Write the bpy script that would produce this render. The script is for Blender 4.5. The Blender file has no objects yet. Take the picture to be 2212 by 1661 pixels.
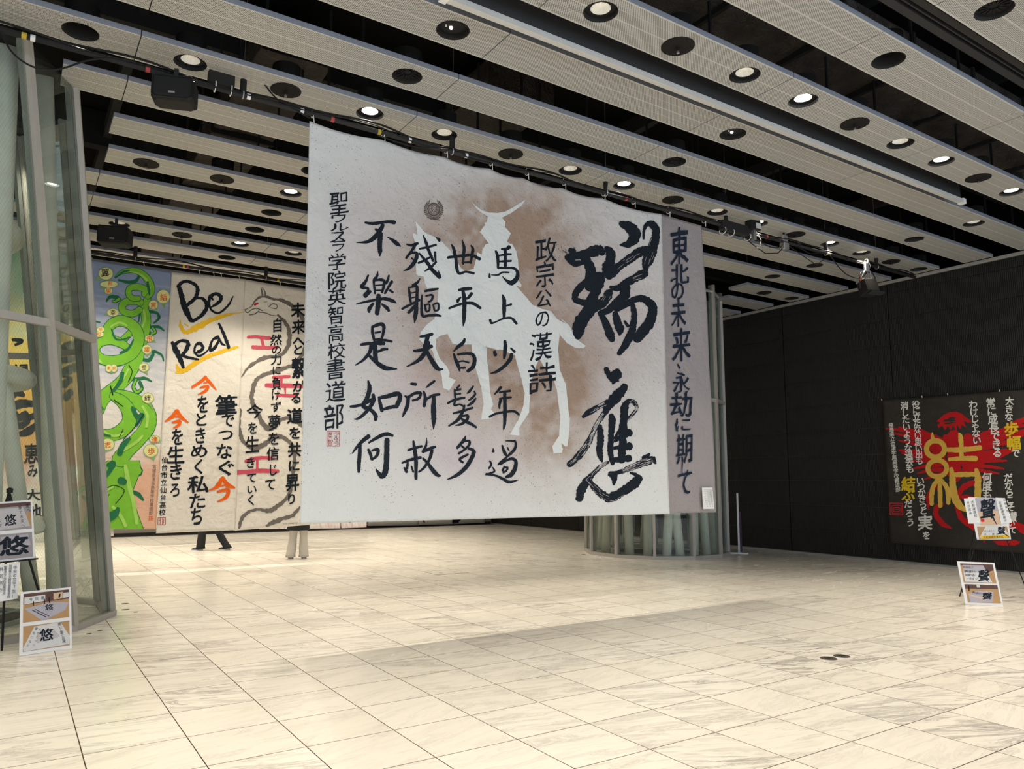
import bpy, bmesh, math, random
from mathutils import Vector, Matrix, noise
from mathutils.geometry import tessellate_polygon
random.seed(7)
sc = bpy.context.scene
COL = sc.collection
# ------------------------------------------------------------------ camera
FPX, YAW, PITCH, ROLL = 1640.7, .58245, .12457, -.0031
CAM = Vector((0, 0, 1.674))
_f = Vector((math.sin(YAW)*math.cos(PITCH), math.cos(YAW)*math.cos(PITCH), math.sin(PITCH)))
_r = Vector((math.cos(YAW), -math.sin(YAW), 0))
_d = _f.cross(_r)
RX = _r*math.cos(ROLL) + _d*math.sin(ROLL)
DY = -_r*math.sin(ROLL) + _d*math.cos(ROLL)
cam = bpy.data.cameras.new('camera'); camo = bpy.data.objects.new('camera', cam); COL.objects.link(camo)
cam.sensor_width = 36; cam.lens = FPX/2212*36; cam.clip_start = .05; cam.clip_end = 300
camo.matrix_world = Matrix(((RX.x, -DY.x, -_f.x, CAM.x), (RX.y, -DY.y, -_f.y, CAM.y), (RX.z, -DY.z, -_f.z, CAM.z), (0, 0, 0, 1)))
sc.camera = camo
sc.view_settings.view_transform = 'Standard'; sc.view_settings.look = 'None'
sc.view_settings.gamma = 1; sc.view_settings.use_curve_mapping = False
sc.view_settings.exposure = 0.1
# ------------------------------------------------------------------ world: overcast daylight through the street side glazing
w = bpy.data.worlds.new('sky'); sc.world = w; w.use_nodes = True
wn = w.node_tree.nodes; wl = w.node_tree.links
wb = wn['Background']; wb.inputs[1].default_value = 2.5
wb.inputs[0].default_value = (.76, .87, 1.0, 1)
SPOT_W = 155.0
SPOT_COL = (1.0, .885, .71)

def at(px, py, ax, v):
    "point of the photograph's pixel on the real plane  x|y|z = v"
    d = RX*((px-1106)/FPX) + DY*((py-830.5)/FPX) + _f
    t = (v-CAM[ax])/d[ax]
    return CAM + d*t

def proj(p):
    c = Vector(p)-CAM; z = c.dot(_f)
    return 1106+FPX*c.dot(RX)/z, 830.5+FPX*c.dot(DY)/z
# ------------------------------------------------------------------ materials
class NT:
    def __init__(s, name):
        s.m = bpy.data.materials.new(name); s.m.use_nodes = True
        s.t = s.m.node_tree; s.n = s.t.nodes; s.l = s.t.links
        s.b = s.n['Principled BSDF']
    def new(s, kind, **k):
        n = s.n.new(kind)
        for a, v in k.items(): setattr(n, a, v)
        return n
    def put(s, sock, v):
        if isinstance(v, bpy.types.NodeSocket): s.l.new(v, sock)
        elif v is not None: sock.default_value = v
    def math(s, op, a, b=None, c=None):
        n = s.new('ShaderNodeMath', operation=op)
        s.put(n.inputs[0], a); s.put(n.inputs[1], b)
        if c is not None: s.put(n.inputs[2], c)
        return n.outputs[0]
    def vmath(s, op, a, b=None):
        n = s.new('ShaderNodeVectorMath', operation=op)
        s.put(n.inputs[0], a); s.put(n.inputs[1], b)
        return n.outputs[0]
    def mix(s, f, a, b):
        n = s.new('ShaderNodeMix', data_type='RGBA')
        s.put(n.inputs[0], f); s.put(n.inputs[6], a); s.put(n.inputs[7], b)
        return n.outputs[2]
    def noise(s, vec, scale, detail=3, rough=.5, dist=0):
        n = s.new('ShaderNodeTexNoise'); s.put(n.inputs['Vector'], vec)
        n.inputs['Scale'].default_value = scale; n.inputs['Detail'].default_value = detail
        n.inputs['Roughness'].default_value = rough; n.inputs['Distortion'].default_value = dist
        return n
    def ramp(s, f, stops):
        n = s.new('ShaderNodeValToRGB'); s.put(n.inputs[0], f)
        e = n.color_ramp.elements
        c4 = lambda c: c if len(c) == 4 else (*c, 1)
        e[0].position = stops[0][0]; e[0].color = c4(stops[0][1]); e[1].position = stops[-1][0]; e[1].color = c4(stops[-1][1])
        for p, c in stops[1:-1]: e.new(p).color = c4(c)
        return n.outputs[0]
    def bump(s, h, strength, dist=.01):
        n = s.new('ShaderNodeBump'); s.put(n.inputs['Height'], h)
        n.inputs['Strength'].default_value = strength; n.inputs['Distance'].default_value = dist
        s.l.new(n.outputs[0], s.b.inputs['Normal'])
    def pos(s): return s.new('ShaderNodeNewGeometry').outputs['Position']
    def obj(s): return s.new('ShaderNodeTexCoord').outputs['Object']
    def set(s, col=None, rough=None, metal=None, spec=None):
        s.put(s.b.inputs['Base Color'], col if not (isinstance(col, tuple) and len(col) == 3) else (*col, 1))
        s.put(s.b.inputs['Roughness'], rough); s.put(s.b.inputs['Metallic'], metal)
        if spec is not None: s.put(s.b.inputs['Specular IOR Level'], spec)
        return s

def simple(name, col, rough=.6, metal=0., spec=.5, var=.08, sc_=6, bump=0):
    t = NT(name); n = t.noise(t.obj(), sc_, 4)
    c0 = tuple(max(0, c*(1-var)) for c in col); c1 = tuple(min(1, c*(1+var)) for c in col)
    t.set(t.mix(n.outputs[0], (*c0, 1), (*c1, 1)), rough, metal, spec)
    if bump: t.bump(n.outputs[0], bump)
    return t.m

M = {}
def mats():
    # marble floor: pale tiles with grey veins, another cut of stone for each tile
    t = NT('marble'); p = t.pos()
    o = t.vmath('SUBTRACT', p, (-.0945, 5.513, 0))
    cell = t.vmath('FLOOR', t.vmath('DIVIDE', o, (.5961, .6037, 10)))
    wn_ = t.new('ShaderNodeTexWhiteNoise', noise_dimensions='3D'); t.put(wn_.inputs[0], cell)
    rnd, rcol = wn_.outputs[0], wn_.outputs[1]
    # one patch of several tiles shares its drift, so some areas are calmer than others
    rot = t.new('ShaderNodeVectorRotate', rotation_type='Z_AXIS'); t.put(rot.inputs['Vector'], p)
    t.put(rot.inputs['Angle'], t.math('MULTIPLY', t.math('SUBTRACT', rnd, .45), .75))
    q = t.vmath('ADD', t.vmath('MULTIPLY', rot.outputs[0], (1.0, 5.2, 1)), t.vmath('MULTIPLY', rcol, (7, 7, 7)))
    n1 = t.noise(q, 1.1, 9, .62, 1.1).outputs[0]
    n2 = t.noise(q, 2.4, 6, .65, .8).outputs[0]
    area = t.noise(p, .33, 2).outputs[0]
    strong = t.math('MULTIPLY', t.math('ADD', t.math('POWER', rnd, 2.0), .30), t.math('ADD', t.math('MULTIPLY', area, 1.5), -.05))
    vein = t.ramp(n1, [(0, (0, 0, 0)), (.53, (0, 0, 0)), (.56, (.8, .8, .8)), (.585, (0, 0, 0)), (.62, (1, 1, 1)), (.65, (0, 0, 0)), (1, (0, 0, 0))])
    blot = t.ramp(n2, [(0, (0, 0, 0)), (.47, (0, 0, 0)), (.60, (.6, .6, .6)), (.72, (1, 1, 1)), (1, (1, 1, 1))])
    base = t.mix(rcol, (.82, .78, .695, 1), (.88, .845, .77, 1))
    base = t.mix(t.math('MULTIPLY', blot, t.math('MULTIPLY', strong, .95)), base, (.47, .445, .42, 1))
    base = t.mix(t.math('MULTIPLY', vein, t.math('MULTIPLY', strong, 1.3)), base, (.37, .345, .32, 1))
    t.set(base, t.math('MULTIPLY_ADD', n1, .12, .2), 0, .42); M['marble'] = t.m
    M['joint'] = simple('joint', (.14, .10, .07), .95, spec=.05)
    # perforated slat metal: two bands of staggered holes, solid strip in the middle and along the edges
    t = NT('perforated_metal'); o = t.obj()
    sx = t.new('ShaderNodeSeparateXYZ'); t.put(sx.inputs[0], o); X, Y, Z = sx.outputs
    P = .0225
    u = t.math('SUBTRACT', t.math('FRACT', t.math('DIVIDE', t.math('ADD', X, Y), P)), .5)
    v = t.math('SUBTRACT', t.math('FRACT', t.math('DIVIDE', t.math('SUBTRACT', X, Y), P)), .5)
    d = t.math('ADD', t.math('MULTIPLY', u, u), t.math('MULTIPLY', v, v))
    hole = t.math('LESS_THAN', d, .105)
    ay = t.math('ABSOLUTE', Y)
    band = t.math('MULTIPLY', t.math('GREATER_THAN', ay, .009), t.math('LESS_THAN', ay, .24))
    line = t.math('LESS_THAN', t.math('ABSOLUTE', t.math('SUBTRACT', ay, .125)), .0025)
    hole = t.math('MULTIPLY', hole, t.math('MULTIPLY', band, t.math('SUBTRACT', 1, line)))
    geo = t.new('ShaderNodeNewGeometry'); sn = t.new('ShaderNodeSeparateXYZ'); t.put(sn.inputs[0], geo.outputs['Normal'])
    hole = t.math('MULTIPLY', hole, t.math('LESS_THAN', sn.outputs[2], -.5))
    t.set(t.mix(hole, (.54, .538, .515, 1), (.012, .018, .018, 1)), .5, .0, .4); M['perf'] = t.m
    M['slat_edge'] = simple('slat_edge', (.33, .36, .43), .45, .3)  # blue of the cool daylight is put into the edge colour
    # corrugated black wall panels
    t = NT('corrugated_black'); p = t.pos(); sx = t.new('ShaderNodeSeparateXYZ'); t.put(sx.inputs[0], p)
    wv = t.math('SINE', t.math('MULTIPLY', sx.outputs[1], 2*math.pi/.034))
    t.set(t.mix(t.noise(p, 1.3, 4).outputs[0], (.0075, .0073, .007, 1), (.0115, .011, .0105, 1)), .55, 0, .4)
    t.bump(wv, .55, .006); M['wall_black'] = t.m
    M['wall_gap'] = simple('wall_gap', (.05, .05, .052), .45, .2)
    M['trim_grey'] = simple('trim_grey', (.33, .33, .31), .5)
    M['void'] = simple('void_black', (.006, .006, .006), .95, spec=.1)
    M['grey_wall'] = simple('grey_wall', (.30, .28, .26), .8)
    M['black'] = simple('black_plastic', (.012, .012, .013), .65, spec=.25)
    M['black_matte'] = simple('black_matte', (.008, .008, .008), .85)
    M['darkgrey'] = simple('dark_grey_metal', (.03, .03, .031), .65, spec=.25)
    M['screen_black'] = simple('screen_cloth', (.035, .036, .038), .75)
    M['white_metal'] = simple('white_metal', (.62, .62, .60), .35, .1)
    M['steel'] = simple('steel', (.45, .45, .46), .35, .7)
    M['frame'] = simple('painted_frame', (.42, .395, .36), .5)
    M['frame_dark'] = simple('frame_gasket', (.30, .33, .31), .6)
    M['pipe'] = simple('coated_pipe', (.68, .70, .62), .7, var=.14, sc_=5, bump=.15)
    t = NT('duct_wrap'); n = t.noise(t.obj(), 3.2, 6, .7, 1.4)
    t.set(t.mix(n.outputs[0], (.028, .023, .019, 1), (.10, .085, .072, 1)), .42); t.bump(n.outputs[0], 1.0, .12); M['duct'] = t.m
    M['white'] = simple('white_paint', (.80, .80, .80), .6, var=.02)
    M['tie'] = simple('white_cord', (.75, .75, .72), .6)
    M['yellow'] = simple('yellow_tape', (.55, .40, .03), .6)
    M['red'] = simple('red_tape', (.45, .05, .05), .6)
    M['ink'] = ink('black_ink', (.010, .012, .016), (.016, .024, .036), .5)
    M['bluegrey'] = simple('blue_cloth', (.05, .22, .33), .7)
    M['plate'] = simple('cover_plate', (.016, .015, .014), .8, spec=.15)
    M['metal_disc'] = simple('floor_disc', (.06, .05, .04), .5)

def ink(name, a, b, rough=.6):
    t = NT(name); n = t.noise(t.pos(), 14, 4)
    t.set(t.mix(n.outputs[0], (*a, 1), (*b, 1)), rough, 0, .12)
    t.bump(n.outputs[0], .25, .01)
    return t.m

def glow(name, col, e):
    t = NT(name); t.set((*col, 1), .5)
    t.b.inputs['Emission Color'].default_value = (*col, 1); t.b.inputs['Emission Strength'].default_value = e
    return t.m

def glassmat():
    t = NT('wired_glass'); n = t.n
    tr = t.new('ShaderNodeBsdfTransparent'); tr.inputs[0].default_value = (.90, .935, .91, 1)
    gl = t.new('ShaderNodeBsdfGlossy'); gl.inputs['Roughness'].default_value = .02; gl.inputs[0].default_value = (.9, .97, .95, 1)
    fr = t.new('ShaderNodeFresnel'); fr.inputs[0].default_value = 1.5
    mx = t.new('ShaderNodeMixShader'); t.put(mx.inputs[0], t.math('MULTIPLY', fr.outputs[0], .75)); t.l.new(tr.outputs[0], mx.inputs[1]); t.l.new(gl.outputs[0], mx.inputs[2])
    # embedded wire mesh
    uv = t.new('ShaderNodeTexCoord').outputs['UV']; s = t.new('ShaderNodeSeparateXYZ'); t.put(s.inputs[0], uv)
    P = .032
    a = t.math('LESS_THAN', t.math('FRACT', t.math('DIVIDE', t.math('ADD', s.outputs[0], t.math('MULTIPLY', s.outputs[1], .6)), P)), .06)
    b = t.math('LESS_THAN', t.math('FRACT', t.math('DIVIDE', t.math('SUBTRACT', s.outputs[0], t.math('MULTIPLY', s.outputs[1], .6)), P)), .06)
    wire = t.math('MULTIPLY', t.math('MAXIMUM', a, b), .35)
    df = t.new('ShaderNodeBsdfDiffuse'); df.inputs[0].default_value = (.20, .22, .20, 1)
    m2 = t.new('ShaderNodeMixShader'); t.put(m2.inputs[0], wire); t.l.new(mx.outputs[0], m2.inputs[1]); t.l.new(df.outputs[0], m2.inputs[2])
    t.l.new(m2.outputs[0], t.n['Material Output'].inputs[0]); M['glass'] = t.m
mats(); glassmat()
M['lamp_bright'] = glow('lamp_bright', (1, .96, .9), 60)
M['lamp_soft'] = glow('lamp_soft', (1, .93, .82), 3.0)
t = NT('reflector'); t.set((.85, .84, .8), .25, .35)
p_ = t.obj(); s_ = t.new('ShaderNodeSeparateXYZ'); t.put(s_.inputs[0], p_)
M['reflector'] = t.m

# ------------------------------------------------------------------ object helpers
def tag(o, label=None, cat=None, group=None, kind=None):
    if label: o['label'] = label
    if cat: o['category'] = cat
    if group: o['group'] = group
    if kind: o['kind'] = kind
    return o
def empty(name, loc, rz=0, parent=None):
    o = bpy.data.objects.new(name, None); COL.objects.link(o); o.location = loc; o.rotation_euler = (0, 0, rz); o.empty_display_size = .1
    return o
def link(name, me, mat=None, parent=None, loc=None, smooth=False):
    if mat and not me.materials:
        for m_ in (mat if isinstance(mat, list) else [mat]): me.materials.append(M[m_] if isinstance(m_, str) else m_)
    o = bpy.data.objects.new(name, me); COL.objects.link(o)
    if parent: o.parent = parent
    if loc is not None: o.location = loc
    if smooth:
        for p in me.polygons: p.use_smooth = True
    return o
class MB:
    "mesh builder"
    def __init__(s): s.v = []; s.f = []; s.mi = []; s.uv = []
    def quad(s, pts, mi=0):
        b = len(s.v); s.v += [tuple(p) for p in pts]; s.f.append(tuple(range(b, b+len(pts)))); s.mi.append(mi)
    def box(s, lo, hi, mi=0, mat=None):
        b = len(s.v)
        c = [Vector((x, y, z)) for x in (lo[0], hi[0]) for y in (lo[1], hi[1]) for z in (lo[2], hi[2])]
        if mat is not None: c = [mat @ q for q in c]
        s.v += [tuple(q) for q in c]
        for f in ((0, 1, 3, 2), (4, 6, 7, 5), (0, 4, 5, 1), (2, 3, 7, 6), (0, 2, 6, 4), (1, 5, 7, 3)):
            s.f.append(tuple(b+i for i in f)); s.mi.append(mi)
    def tube(s, pts, r, n=8, cap=True, mi=0, closed=False):
        pts = [Vector(p) for p in pts]; rs = r if isinstance(r, (list, tuple)) else [r]*len(pts)
        b = len(s.v); N = len(pts); up = None
        for i, p in enumerate(pts):
            if closed: d = pts[(i+1) % N]-pts[i-1]
            else: d = pts[min(i+1, N-1)]-pts[max(i-1, 0)]
            d.normalize()
            if up is None:
                up = Vector((0, 0, 1)) if abs(d.z) < .9 else Vector((1, 0, 0))
            a = d.cross(up).normalized(); c = a.cross(d).normalized(); up = c
            for k in range(n):
                t = 2*math.pi*k/n
                s.v.append(tuple(p+(a*math.cos(t)+c*math.sin(t))*rs[i]))
        for i in range(N if closed else N-1):
            j = (i+1) % N
            for k in range(n):
                s.f.append((b+i*n+k, b+i*n+(k+1) % n, b+j*n+(k+1) % n, b+j*n+k)); s.mi.append(mi)
        if cap and not closed:
            s.f.append(tuple(b+k for k in range(n))[::-1]); s.mi.append(mi)
            s.f.append(tuple(b+(N-1)*n+k for k in range(n))); s.mi.append(mi)
    def lathe(s, prof, n=24, c=(0, 0, 0), mi=0):
        b = len(s.v)
        for r, z in prof:
            for k in range(n):
                t = 2*math.pi*k/n; s.v.append((c[0]+r*math.cos(t), c[1]+r*math.sin(t), c[2]+z))
        for i in range(len(prof)-1):
            for k in range(n):
                s.f.append((b+i*n+k, b+i*n+(k+1) % n, b+(i+1)*n+(k+1) % n, b+(i+1)*n+k)); s.mi.append(mi)
    def disc(s, r, z, n=24, c=(0, 0, 0), mi=0, up=False):
        b = len(s.v)
        for k in range(n):
            t = 2*math.pi*k/n; s.v.append((c[0]+r*math.cos(t), c[1]+r*math.sin(t), c[2]+z))
        f = tuple(range(b, b+n)); s.f.append(f if up else f[::-1]); s.mi.append(mi)
    def mesh(s, name='m'):
        me = bpy.data.meshes.new(name); me.from_pydata(s.v, [], s.f); 
        for p, i in zip(me.polygons, s.mi): p.material_index = i
        me.update(); return me
    def build(s, name, mat, parent=None, loc=None, smooth=False):
        return link(name, s.mesh(name), mat, parent, loc, smooth)
# ================================================================== SETTING
X0, X1, Y0, Y1 = -10.0, 15.5, -6.0, 25.0
SZ = 5.895                      # underside of the ceiling slats
OX, OY, PX, PY = -.0945, 5.513, .5961, .6037
def tile_mesh(name, a, b):
    "slab with a small chamfer; top at z=0"
    m = MB(); c = .0018; h = .012
    p = [(0, 0), (a, 0), (a, b), (0, b)]; q = [(c, c), (a-c, c), (a-c, b-c), (c, b-c)]
    m.quad([(x, y, 0) for x, y in q])
    for i in range(4):
        j = (i+1) % 4
        m.quad([(*p[i], -c*.9), (*p[j], -c*.9), (*q[j], 0), (*q[i], 0)], 1)
        m.quad([(*p[i], -h), (*p[j], -h), (*p[j], -c*.9), (*p[i], -c*.9)], 1)
    return m
def build_floor():
    m = MB(); m.box((X0, Y0, -.2), (X1, Y1, -.006)); fl = tag(m.build('floor', 'joint'), kind='structure')
    G = .0034
    tm = tile_mesh('tile', PX-G, PY-G); me = tm.mesh('tile'); me.materials.append(M['marble']); me.materials.append(M['joint'])
    rest = MB(); near = []
    holes = [(12.75, 13.15, 1.15)]
    i0, i1 = math.floor((X0-OX)/PX)+1, math.floor((X1-OX)/PX)
    j0, j1 = math.floor((Y0-OY)/PY)+1, math.floor((Y1-OY)/PY)
    for i in range(i0, i1):
        for j in range(j0, j1):
            x, y = OX+i*PX+G/2, OY+j*PY+G/2
            cx, cy = x+PX/2, y+PY/2
            d = (Vector((cx, cy, 0))-CAM)
            vis = False
            if d.dot(_f) > .3:
                u, v = proj((cx, cy, 0)); vis = -60 < u < 2270 and v < 1750
            near.append((0 if vis else 1, d.length, x, y))
    near.sort()
    for k, (vis, d, x, y) in enumerate(near):
        if k < 300:
            link('tile', me, parent=fl, loc=(x, y, 0))
        else:
            b = len(rest.v); rest.v += [(q[0]+x, q[1]+y, q[2]) for q in tm.v]
            rest.f += [tuple(b+n for n in f) for f in tm.f]; rest.mi += tm.mi
    # cut strip tiles that meet the right hand wall
    xe = OX+i1*PX+G/2
    if X1-xe > .03:
        sm = tile_mesh('t', X1-xe-.004, PY-G)
        for j in range(j0, j1):
            b = len(rest.v); rest.v += [(q[0]+xe, q[1]+OY+j*PY+G/2, q[2]) for q in sm.v]
            rest.f += [tuple(b+n for n in f) for f in sm.f]; rest.mi += sm.mi
    tag(rest.build('distant_tiles', ['marble', 'joint'], fl), kind='stuff')
build_floor()
def build_walls():
    # right: black corrugated panels
    m = MB(); m.box((X1+.03, Y0, -.1), (X1+.2, Y1, 5.9)); w = tag(m.build('wall_right', 'wall_gap'), kind='structure')
    zs = [.06, .55, 1.12, 1.68, 2.245, 2.81, 3.405, 3.97, 4.534, 5.10, 5.665, 5.865]
    ys = [8.885+2.675*n for n in range(-6, 7)]
    for a, b in zip(ys, ys[1:]):
        b = min(b, Y1)
        if b-a < .2: continue
        for c, d in zip(zs, zs[1:]):
            p = MB(); g = .009; g2 = .012
            p.box((0, g, 0), (.028, b-a-g, d-c-g2))
            p.build('wall_panel', 'wall_black', w, (X1, a, c))
    m = MB(); m.box((X1-.02, Y0, 5.868), (X1+.2, Y1, 5.93)); m.build('wall_cap', 'trim_grey', w)
    m = MB(); m.box((X1-.012, Y0, -.01), (X1+.06, Y1, .035)); tag(m.build('baseboard_right', 'trim_grey'), kind='structure')
    m = MB(); m.box((X0, Y1, -.1), (X1+.2, Y1+.2, 7.6)); tag(m.build('wall_far', 'grey_wall'), kind='structure')
    m = MB(); m.box((X0, Y1-.36, -.01), (X1, Y1-.0, .006)); m.box((X0, Y1-.03, -.01), (X1, Y1, .09)); tag(m.build('baseboard_far', 'darkgrey'), kind='structure')
    m = MB(); m.box((X0-.2, Y0, -.1), (X0, Y1, 7.6)); tag(m.build('wall_left', 'grey_wall'), kind='structure')
    # street side: glazed front behind the camera
    m = MB(); m.box((X0-.2, Y0-.2, 5.9), (X1+.2, Y0, 7.6)); m.box((X0-.2, Y0-.2, -.2), (X1+.2, Y0, .12)); tag(m.build('wall_back', 'grey_wall'), kind='structure')
    m = MB()
    for k in range(11):
        x = X0+k*2.55; m.box((x-.035, Y0-.12, .12), (x+.035, Y0, 5.9))
    m.box((X0, Y0-.1, 2.9), (X1, Y0-.02, 2.97))
    tag(m.build('window_1', 'frame'), kind='structure')
    # black void above the slats, closed at the top and above the right wall
    m = MB(); m.box((X0-.2, Y0-.2, 7.6), (X1+2.2, Y1+.2, 7.7)); ce = tag(m.build('ceiling', 'void'), kind='structure')
    m = MB(); m.box((X1+2, Y0, 5.9), (X1+2.2, Y1, 7.6)); m.box((X1, Y1, 5.8), (X1+2.2, Y1+.2, 7.6)); m.box((X1, Y0-.2, 5.8), (X1+2.2, Y0, 7.6)); m.box((X1+.03, Y0, 5.7), (X1+2.2, Y1, 5.86)); m.build('void_edge', 'void', ce)
    m = MB()   # black joists and rails seen between the slats
    for y in (-.6, 2.4, 6.3, 9.45, 13.4, 17.4, 21.4): m.box((X0, y, 7.0), (X1+1, y+.22, 7.58))
    for x in (-2.2, .9, 7.9, 11.0, 14.2): m.box((x, Y0, 7.15), (x+.12, Y1, 7.4))
    m.build('joists', 'black_matte', ce)
    m = MB()
    for y in (6.42, 6.46, 6.50, 7.42): m.tube([(X0, y, 6.9), (X1, y, 6.9)], .008, 5)
    m.build('conduit', 'darkgrey', ce)
    return ce
ceiling = build_walls()

# ---- fixtures, by lattice cell (n along the slat, k = slat)
def fx(n): return .28+.981*n
def ky(k): return 7.92+.995*k
OBS = {}
def ob(kind, k, *ns):
    for n in ns: OBS[(k, n)] = kind
ob('bright', 0, 3, 7, 10, 12); ob('soft', 0, 1, 4, 6, 9, 13); ob('plate', 0, 2, 5, 8, 11, 14); ob('open', 0, 0, 15)
ob('bright', -3, 7, 10, 12); ob('soft', -3, 4, 6, 9, 3, 13); ob('plate', -3, 5, 8, 11, 2)
ob('sensor', -2, 3, 7); ob('soft', -2, 13); ob('slots', -1, 3, 7, 13)
ob('open', -4, 7, 3); ob('slots', -5, 7)
ob('open', 1, 13); ob('open', 2, 3, 13); ob('plate', 3, 1, 2, 14); ob('bright', 3, 3); ob('open', 3, 15)
ob('open', 4, 3); ob('open', 5, 3); ob('open', 7, 3)
ob('bright', 6, 0, 3); ob('soft', 6, 1, 4); ob('plate', 6, 2)
def build_slats():
    W = .26; T = .055; R = .16
    segs = {}
    for k in range(-8, 18):
        a, b = -6.0, 15.3
        if k == -8: continue
        s = [(a, b)]
        if k in (1,): s = [(.17, b)]
        if k == 2: s = [(.735, b)]
        if k == 3: s = [(.78, 10.95), (13.13, b)]
        if k == 4: s = [(.46, 10.9), (13.67, b)]
        if k in (5, 6): s = [(-6 if k == 6 else .3, 10.85), (14.62 if k == 5 else 14.4, b)]
        if k == 0: s = [(-6, b)]
        segs[k] = s
    for k, ss in segs.items():
        yc = ky(k)
        for a, b in ss:
            cuts = [a]+[.772+2.93*n for n in range(-3, 7) if a+.25 < .772+2.93*n < b-.25]+[b]
            for p, q in zip(cuts, cuts[1:]):
                p += .005; q -= .005; L = q-p; m = MB()
                hs = sorted(fx(n)-p for (kk, n) in OBS if kk == k and p+.2 < fx(n) < q-.16)
                # underside, with a round opening for each fitting
                x = 0.; H = .235
                for h in hs:
                    if h-H > x: m.quad([(x, -W, 0), (x, W, 0), (h-H, W, 0), (h-H, -W, 0)])
                    lo = max(x, h-H); hi = min(L, h+H); n = 40
                    ring = []; sq = []
                    for i in range(n):
                        t = 2*math.pi*(i+.5)/n; c, s_ = math.cos(t), math.sin(t)
                        ring.append((h+R*c, R*s_, 0))
                        sxx = (hi-h) if c > 0 else (h-lo)
                        e = min(sxx/abs(c) if abs(c) > 1e-6 else 9, W/abs(s_) if abs(s_) > 1e-6 else 9)
                        sq.append((h+e*c, e*s_, 0))
                    for i in range(n):
                        j = (i+1) % n
                        qd = [ring[i], ring[j], sq[j], sq[i]]
                        # square corners
                        if abs(abs(sq[i][1])-W) > 1e-5 and abs(abs(sq[j][1])-W) < 1e-5 or abs(abs(sq[i][1])-W) < 1e-5 and abs(abs(sq[j][1])-W) > 1e-5:
                            cx = hi if sq[i][0]+sq[j][0] > 2*h else lo; cy = W if sq[i][1] > 0 else -W
                            qd = [ring[i], ring[j], sq[j], (cx, cy, 0), sq[i]]
                        m.quad(qd)
                    x = hi
                if x < L: m.quad([(x, -W, 0), (x, W, 0), (L, W, 0), (L, -W, 0)])
                pass
                for (u, v) in (((0, -W), (L, -W)), ((L, -W), (L, W)), ((L, W), (0, W)), ((0, W), (0, -W))):
                    m.quad([(*u, 0), (*v, 0), (*v, T), (*u, T)], 1)
                me = m.mesh('ceiling_slat')
                bm = bmesh.new(); bm.from_mesh(me)
                bm.to_mesh(me); bm.free()
                for po in me.polygons:
                    if po.normal.z > .5 and po.material_index == 0: po.flip()
                link('ceiling_slat', me, ['perf', 'slat_edge'], ceiling, (p, yc, SZ))
    m = MB()      # hangers of the slats
    for k in segs:
        for n in range(-1, 5):
            for dx in (.98, 1.95):
                x = .772+2.93*n+dx
                if any(a < x < b for a, b in segs[k]): m.box((x-.012, ky(k)-.012, SZ+.05), (x+.012, ky(k)+.012, 7.0))
    m.build('hanger_rods', 'black_matte', ceiling)
build_slats()

# ---- ceiling fittings
def can_mesh():
    m = MB(); m.lathe([(.165, .002), (.158, 0), (.150, .03), (.150, .26)], 32); m.disc(.150, .26, 32, up=False)
    return m.mesh('housing')
def refl_mesh():
    m = MB(); n = 24; b = 0
    prof = [(.094, .034), (.088, .06), (.074, .095), (.045, .125)]
    for r, z in prof:
        for k in range(n*2):
            t = math.pi*k/n; rr = r*(1 if k % 2 else .965)
            m.v.append((rr*math.cos(t), rr*math.sin(t), z))
    N = n*2
    for i in range(len(prof)-1):
        for k in range(N): m.f.append((i*N+k, i*N+(k+1) % N, (i+1)*N+(k+1) % N, (i+1)*N+k)); m.mi.append(0)
    return m.mesh('reflector')
def simplem(fn):
    m = MB(); fn(m); return m
proto = {}
proto['can'] = can_mesh(); proto['can'].materials.append(M['black_matte'])
proto['refl'] = refl_mesh(); proto['refl'].materials.append(M['reflector'])
proto['ring'] = simplem(lambda m: m.lathe([(.15, .045), (.098, .032), (.094, .034), (.094,.045)], 32)).mesh('r'); proto['ring'].materials.append(M['black'])
for nm, r in (('bright', .058), ('soft', .044)):
    mm = simplem(lambda m: m.disc(r, .05 if nm == 'bright' else .122, 20)).mesh('lamp'); mm.materials.append(M['lamp_'+nm]); proto['lamp_'+nm] = mm
proto['plate'] = simplem(lambda m: (m.lathe([(.0, -.012), (.150, -.012), (.163, -.008), (.163, 0), (.15, .002)], 40))).mesh('plate'); proto['plate'].materials.append(M['plate'])
proto['stem'] = simplem(lambda m: (m.lathe([(.012, -.012), (.012, -.04), (.028, -.044), (.028, -.056), (0, -.056)], 12))).mesh('stem'); proto['stem'].materials.append(M['black'])
proto['knob'] = simplem(lambda m: (m.lathe([(.011, -.056), (.015, -.078), (0, -.082)], 12))).mesh('k'); proto['knob'].materials.append(M['steel'])
proto['sensor'] = simplem(lambda m: (m.lathe([(.15, .05), (.10, .035), (.07, .03), (0, .022)], 32))).mesh('s'); proto['sensor'].materials.append(M['black'])
proto['lens'] = simplem(lambda m: (m.lathe([(.0, .006), (.016, .01), (.02, .026)], 12, (-.02, .0, 0)))).mesh('l'); proto['lens'].materials.append(M['lamp_soft'])  # lens is no lamp; its brightness is painted with the lamp glow
proto['lens2'] = simplem(lambda m: (m.lathe([(.0, .012), (.008, .016), (.01, .03)], 10, (-.075, -.0, 0)))).mesh('l2'); proto['lens2'].materials.append(M['white'])
def slots(m):
    m.lathe([(.15, .05), (0, .05)], 32)
    for k in range(14):
        t = 2*math.pi*k/14; R_ = Matrix.Rotation(t, 4, 'Z'); m.box((.045, -.007, .035), (.125, .007, .052), 0, R_)
proto['slots'] = simplem(slots).mesh('sl'); proto['slots'].materials.append(M['black'])
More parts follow.
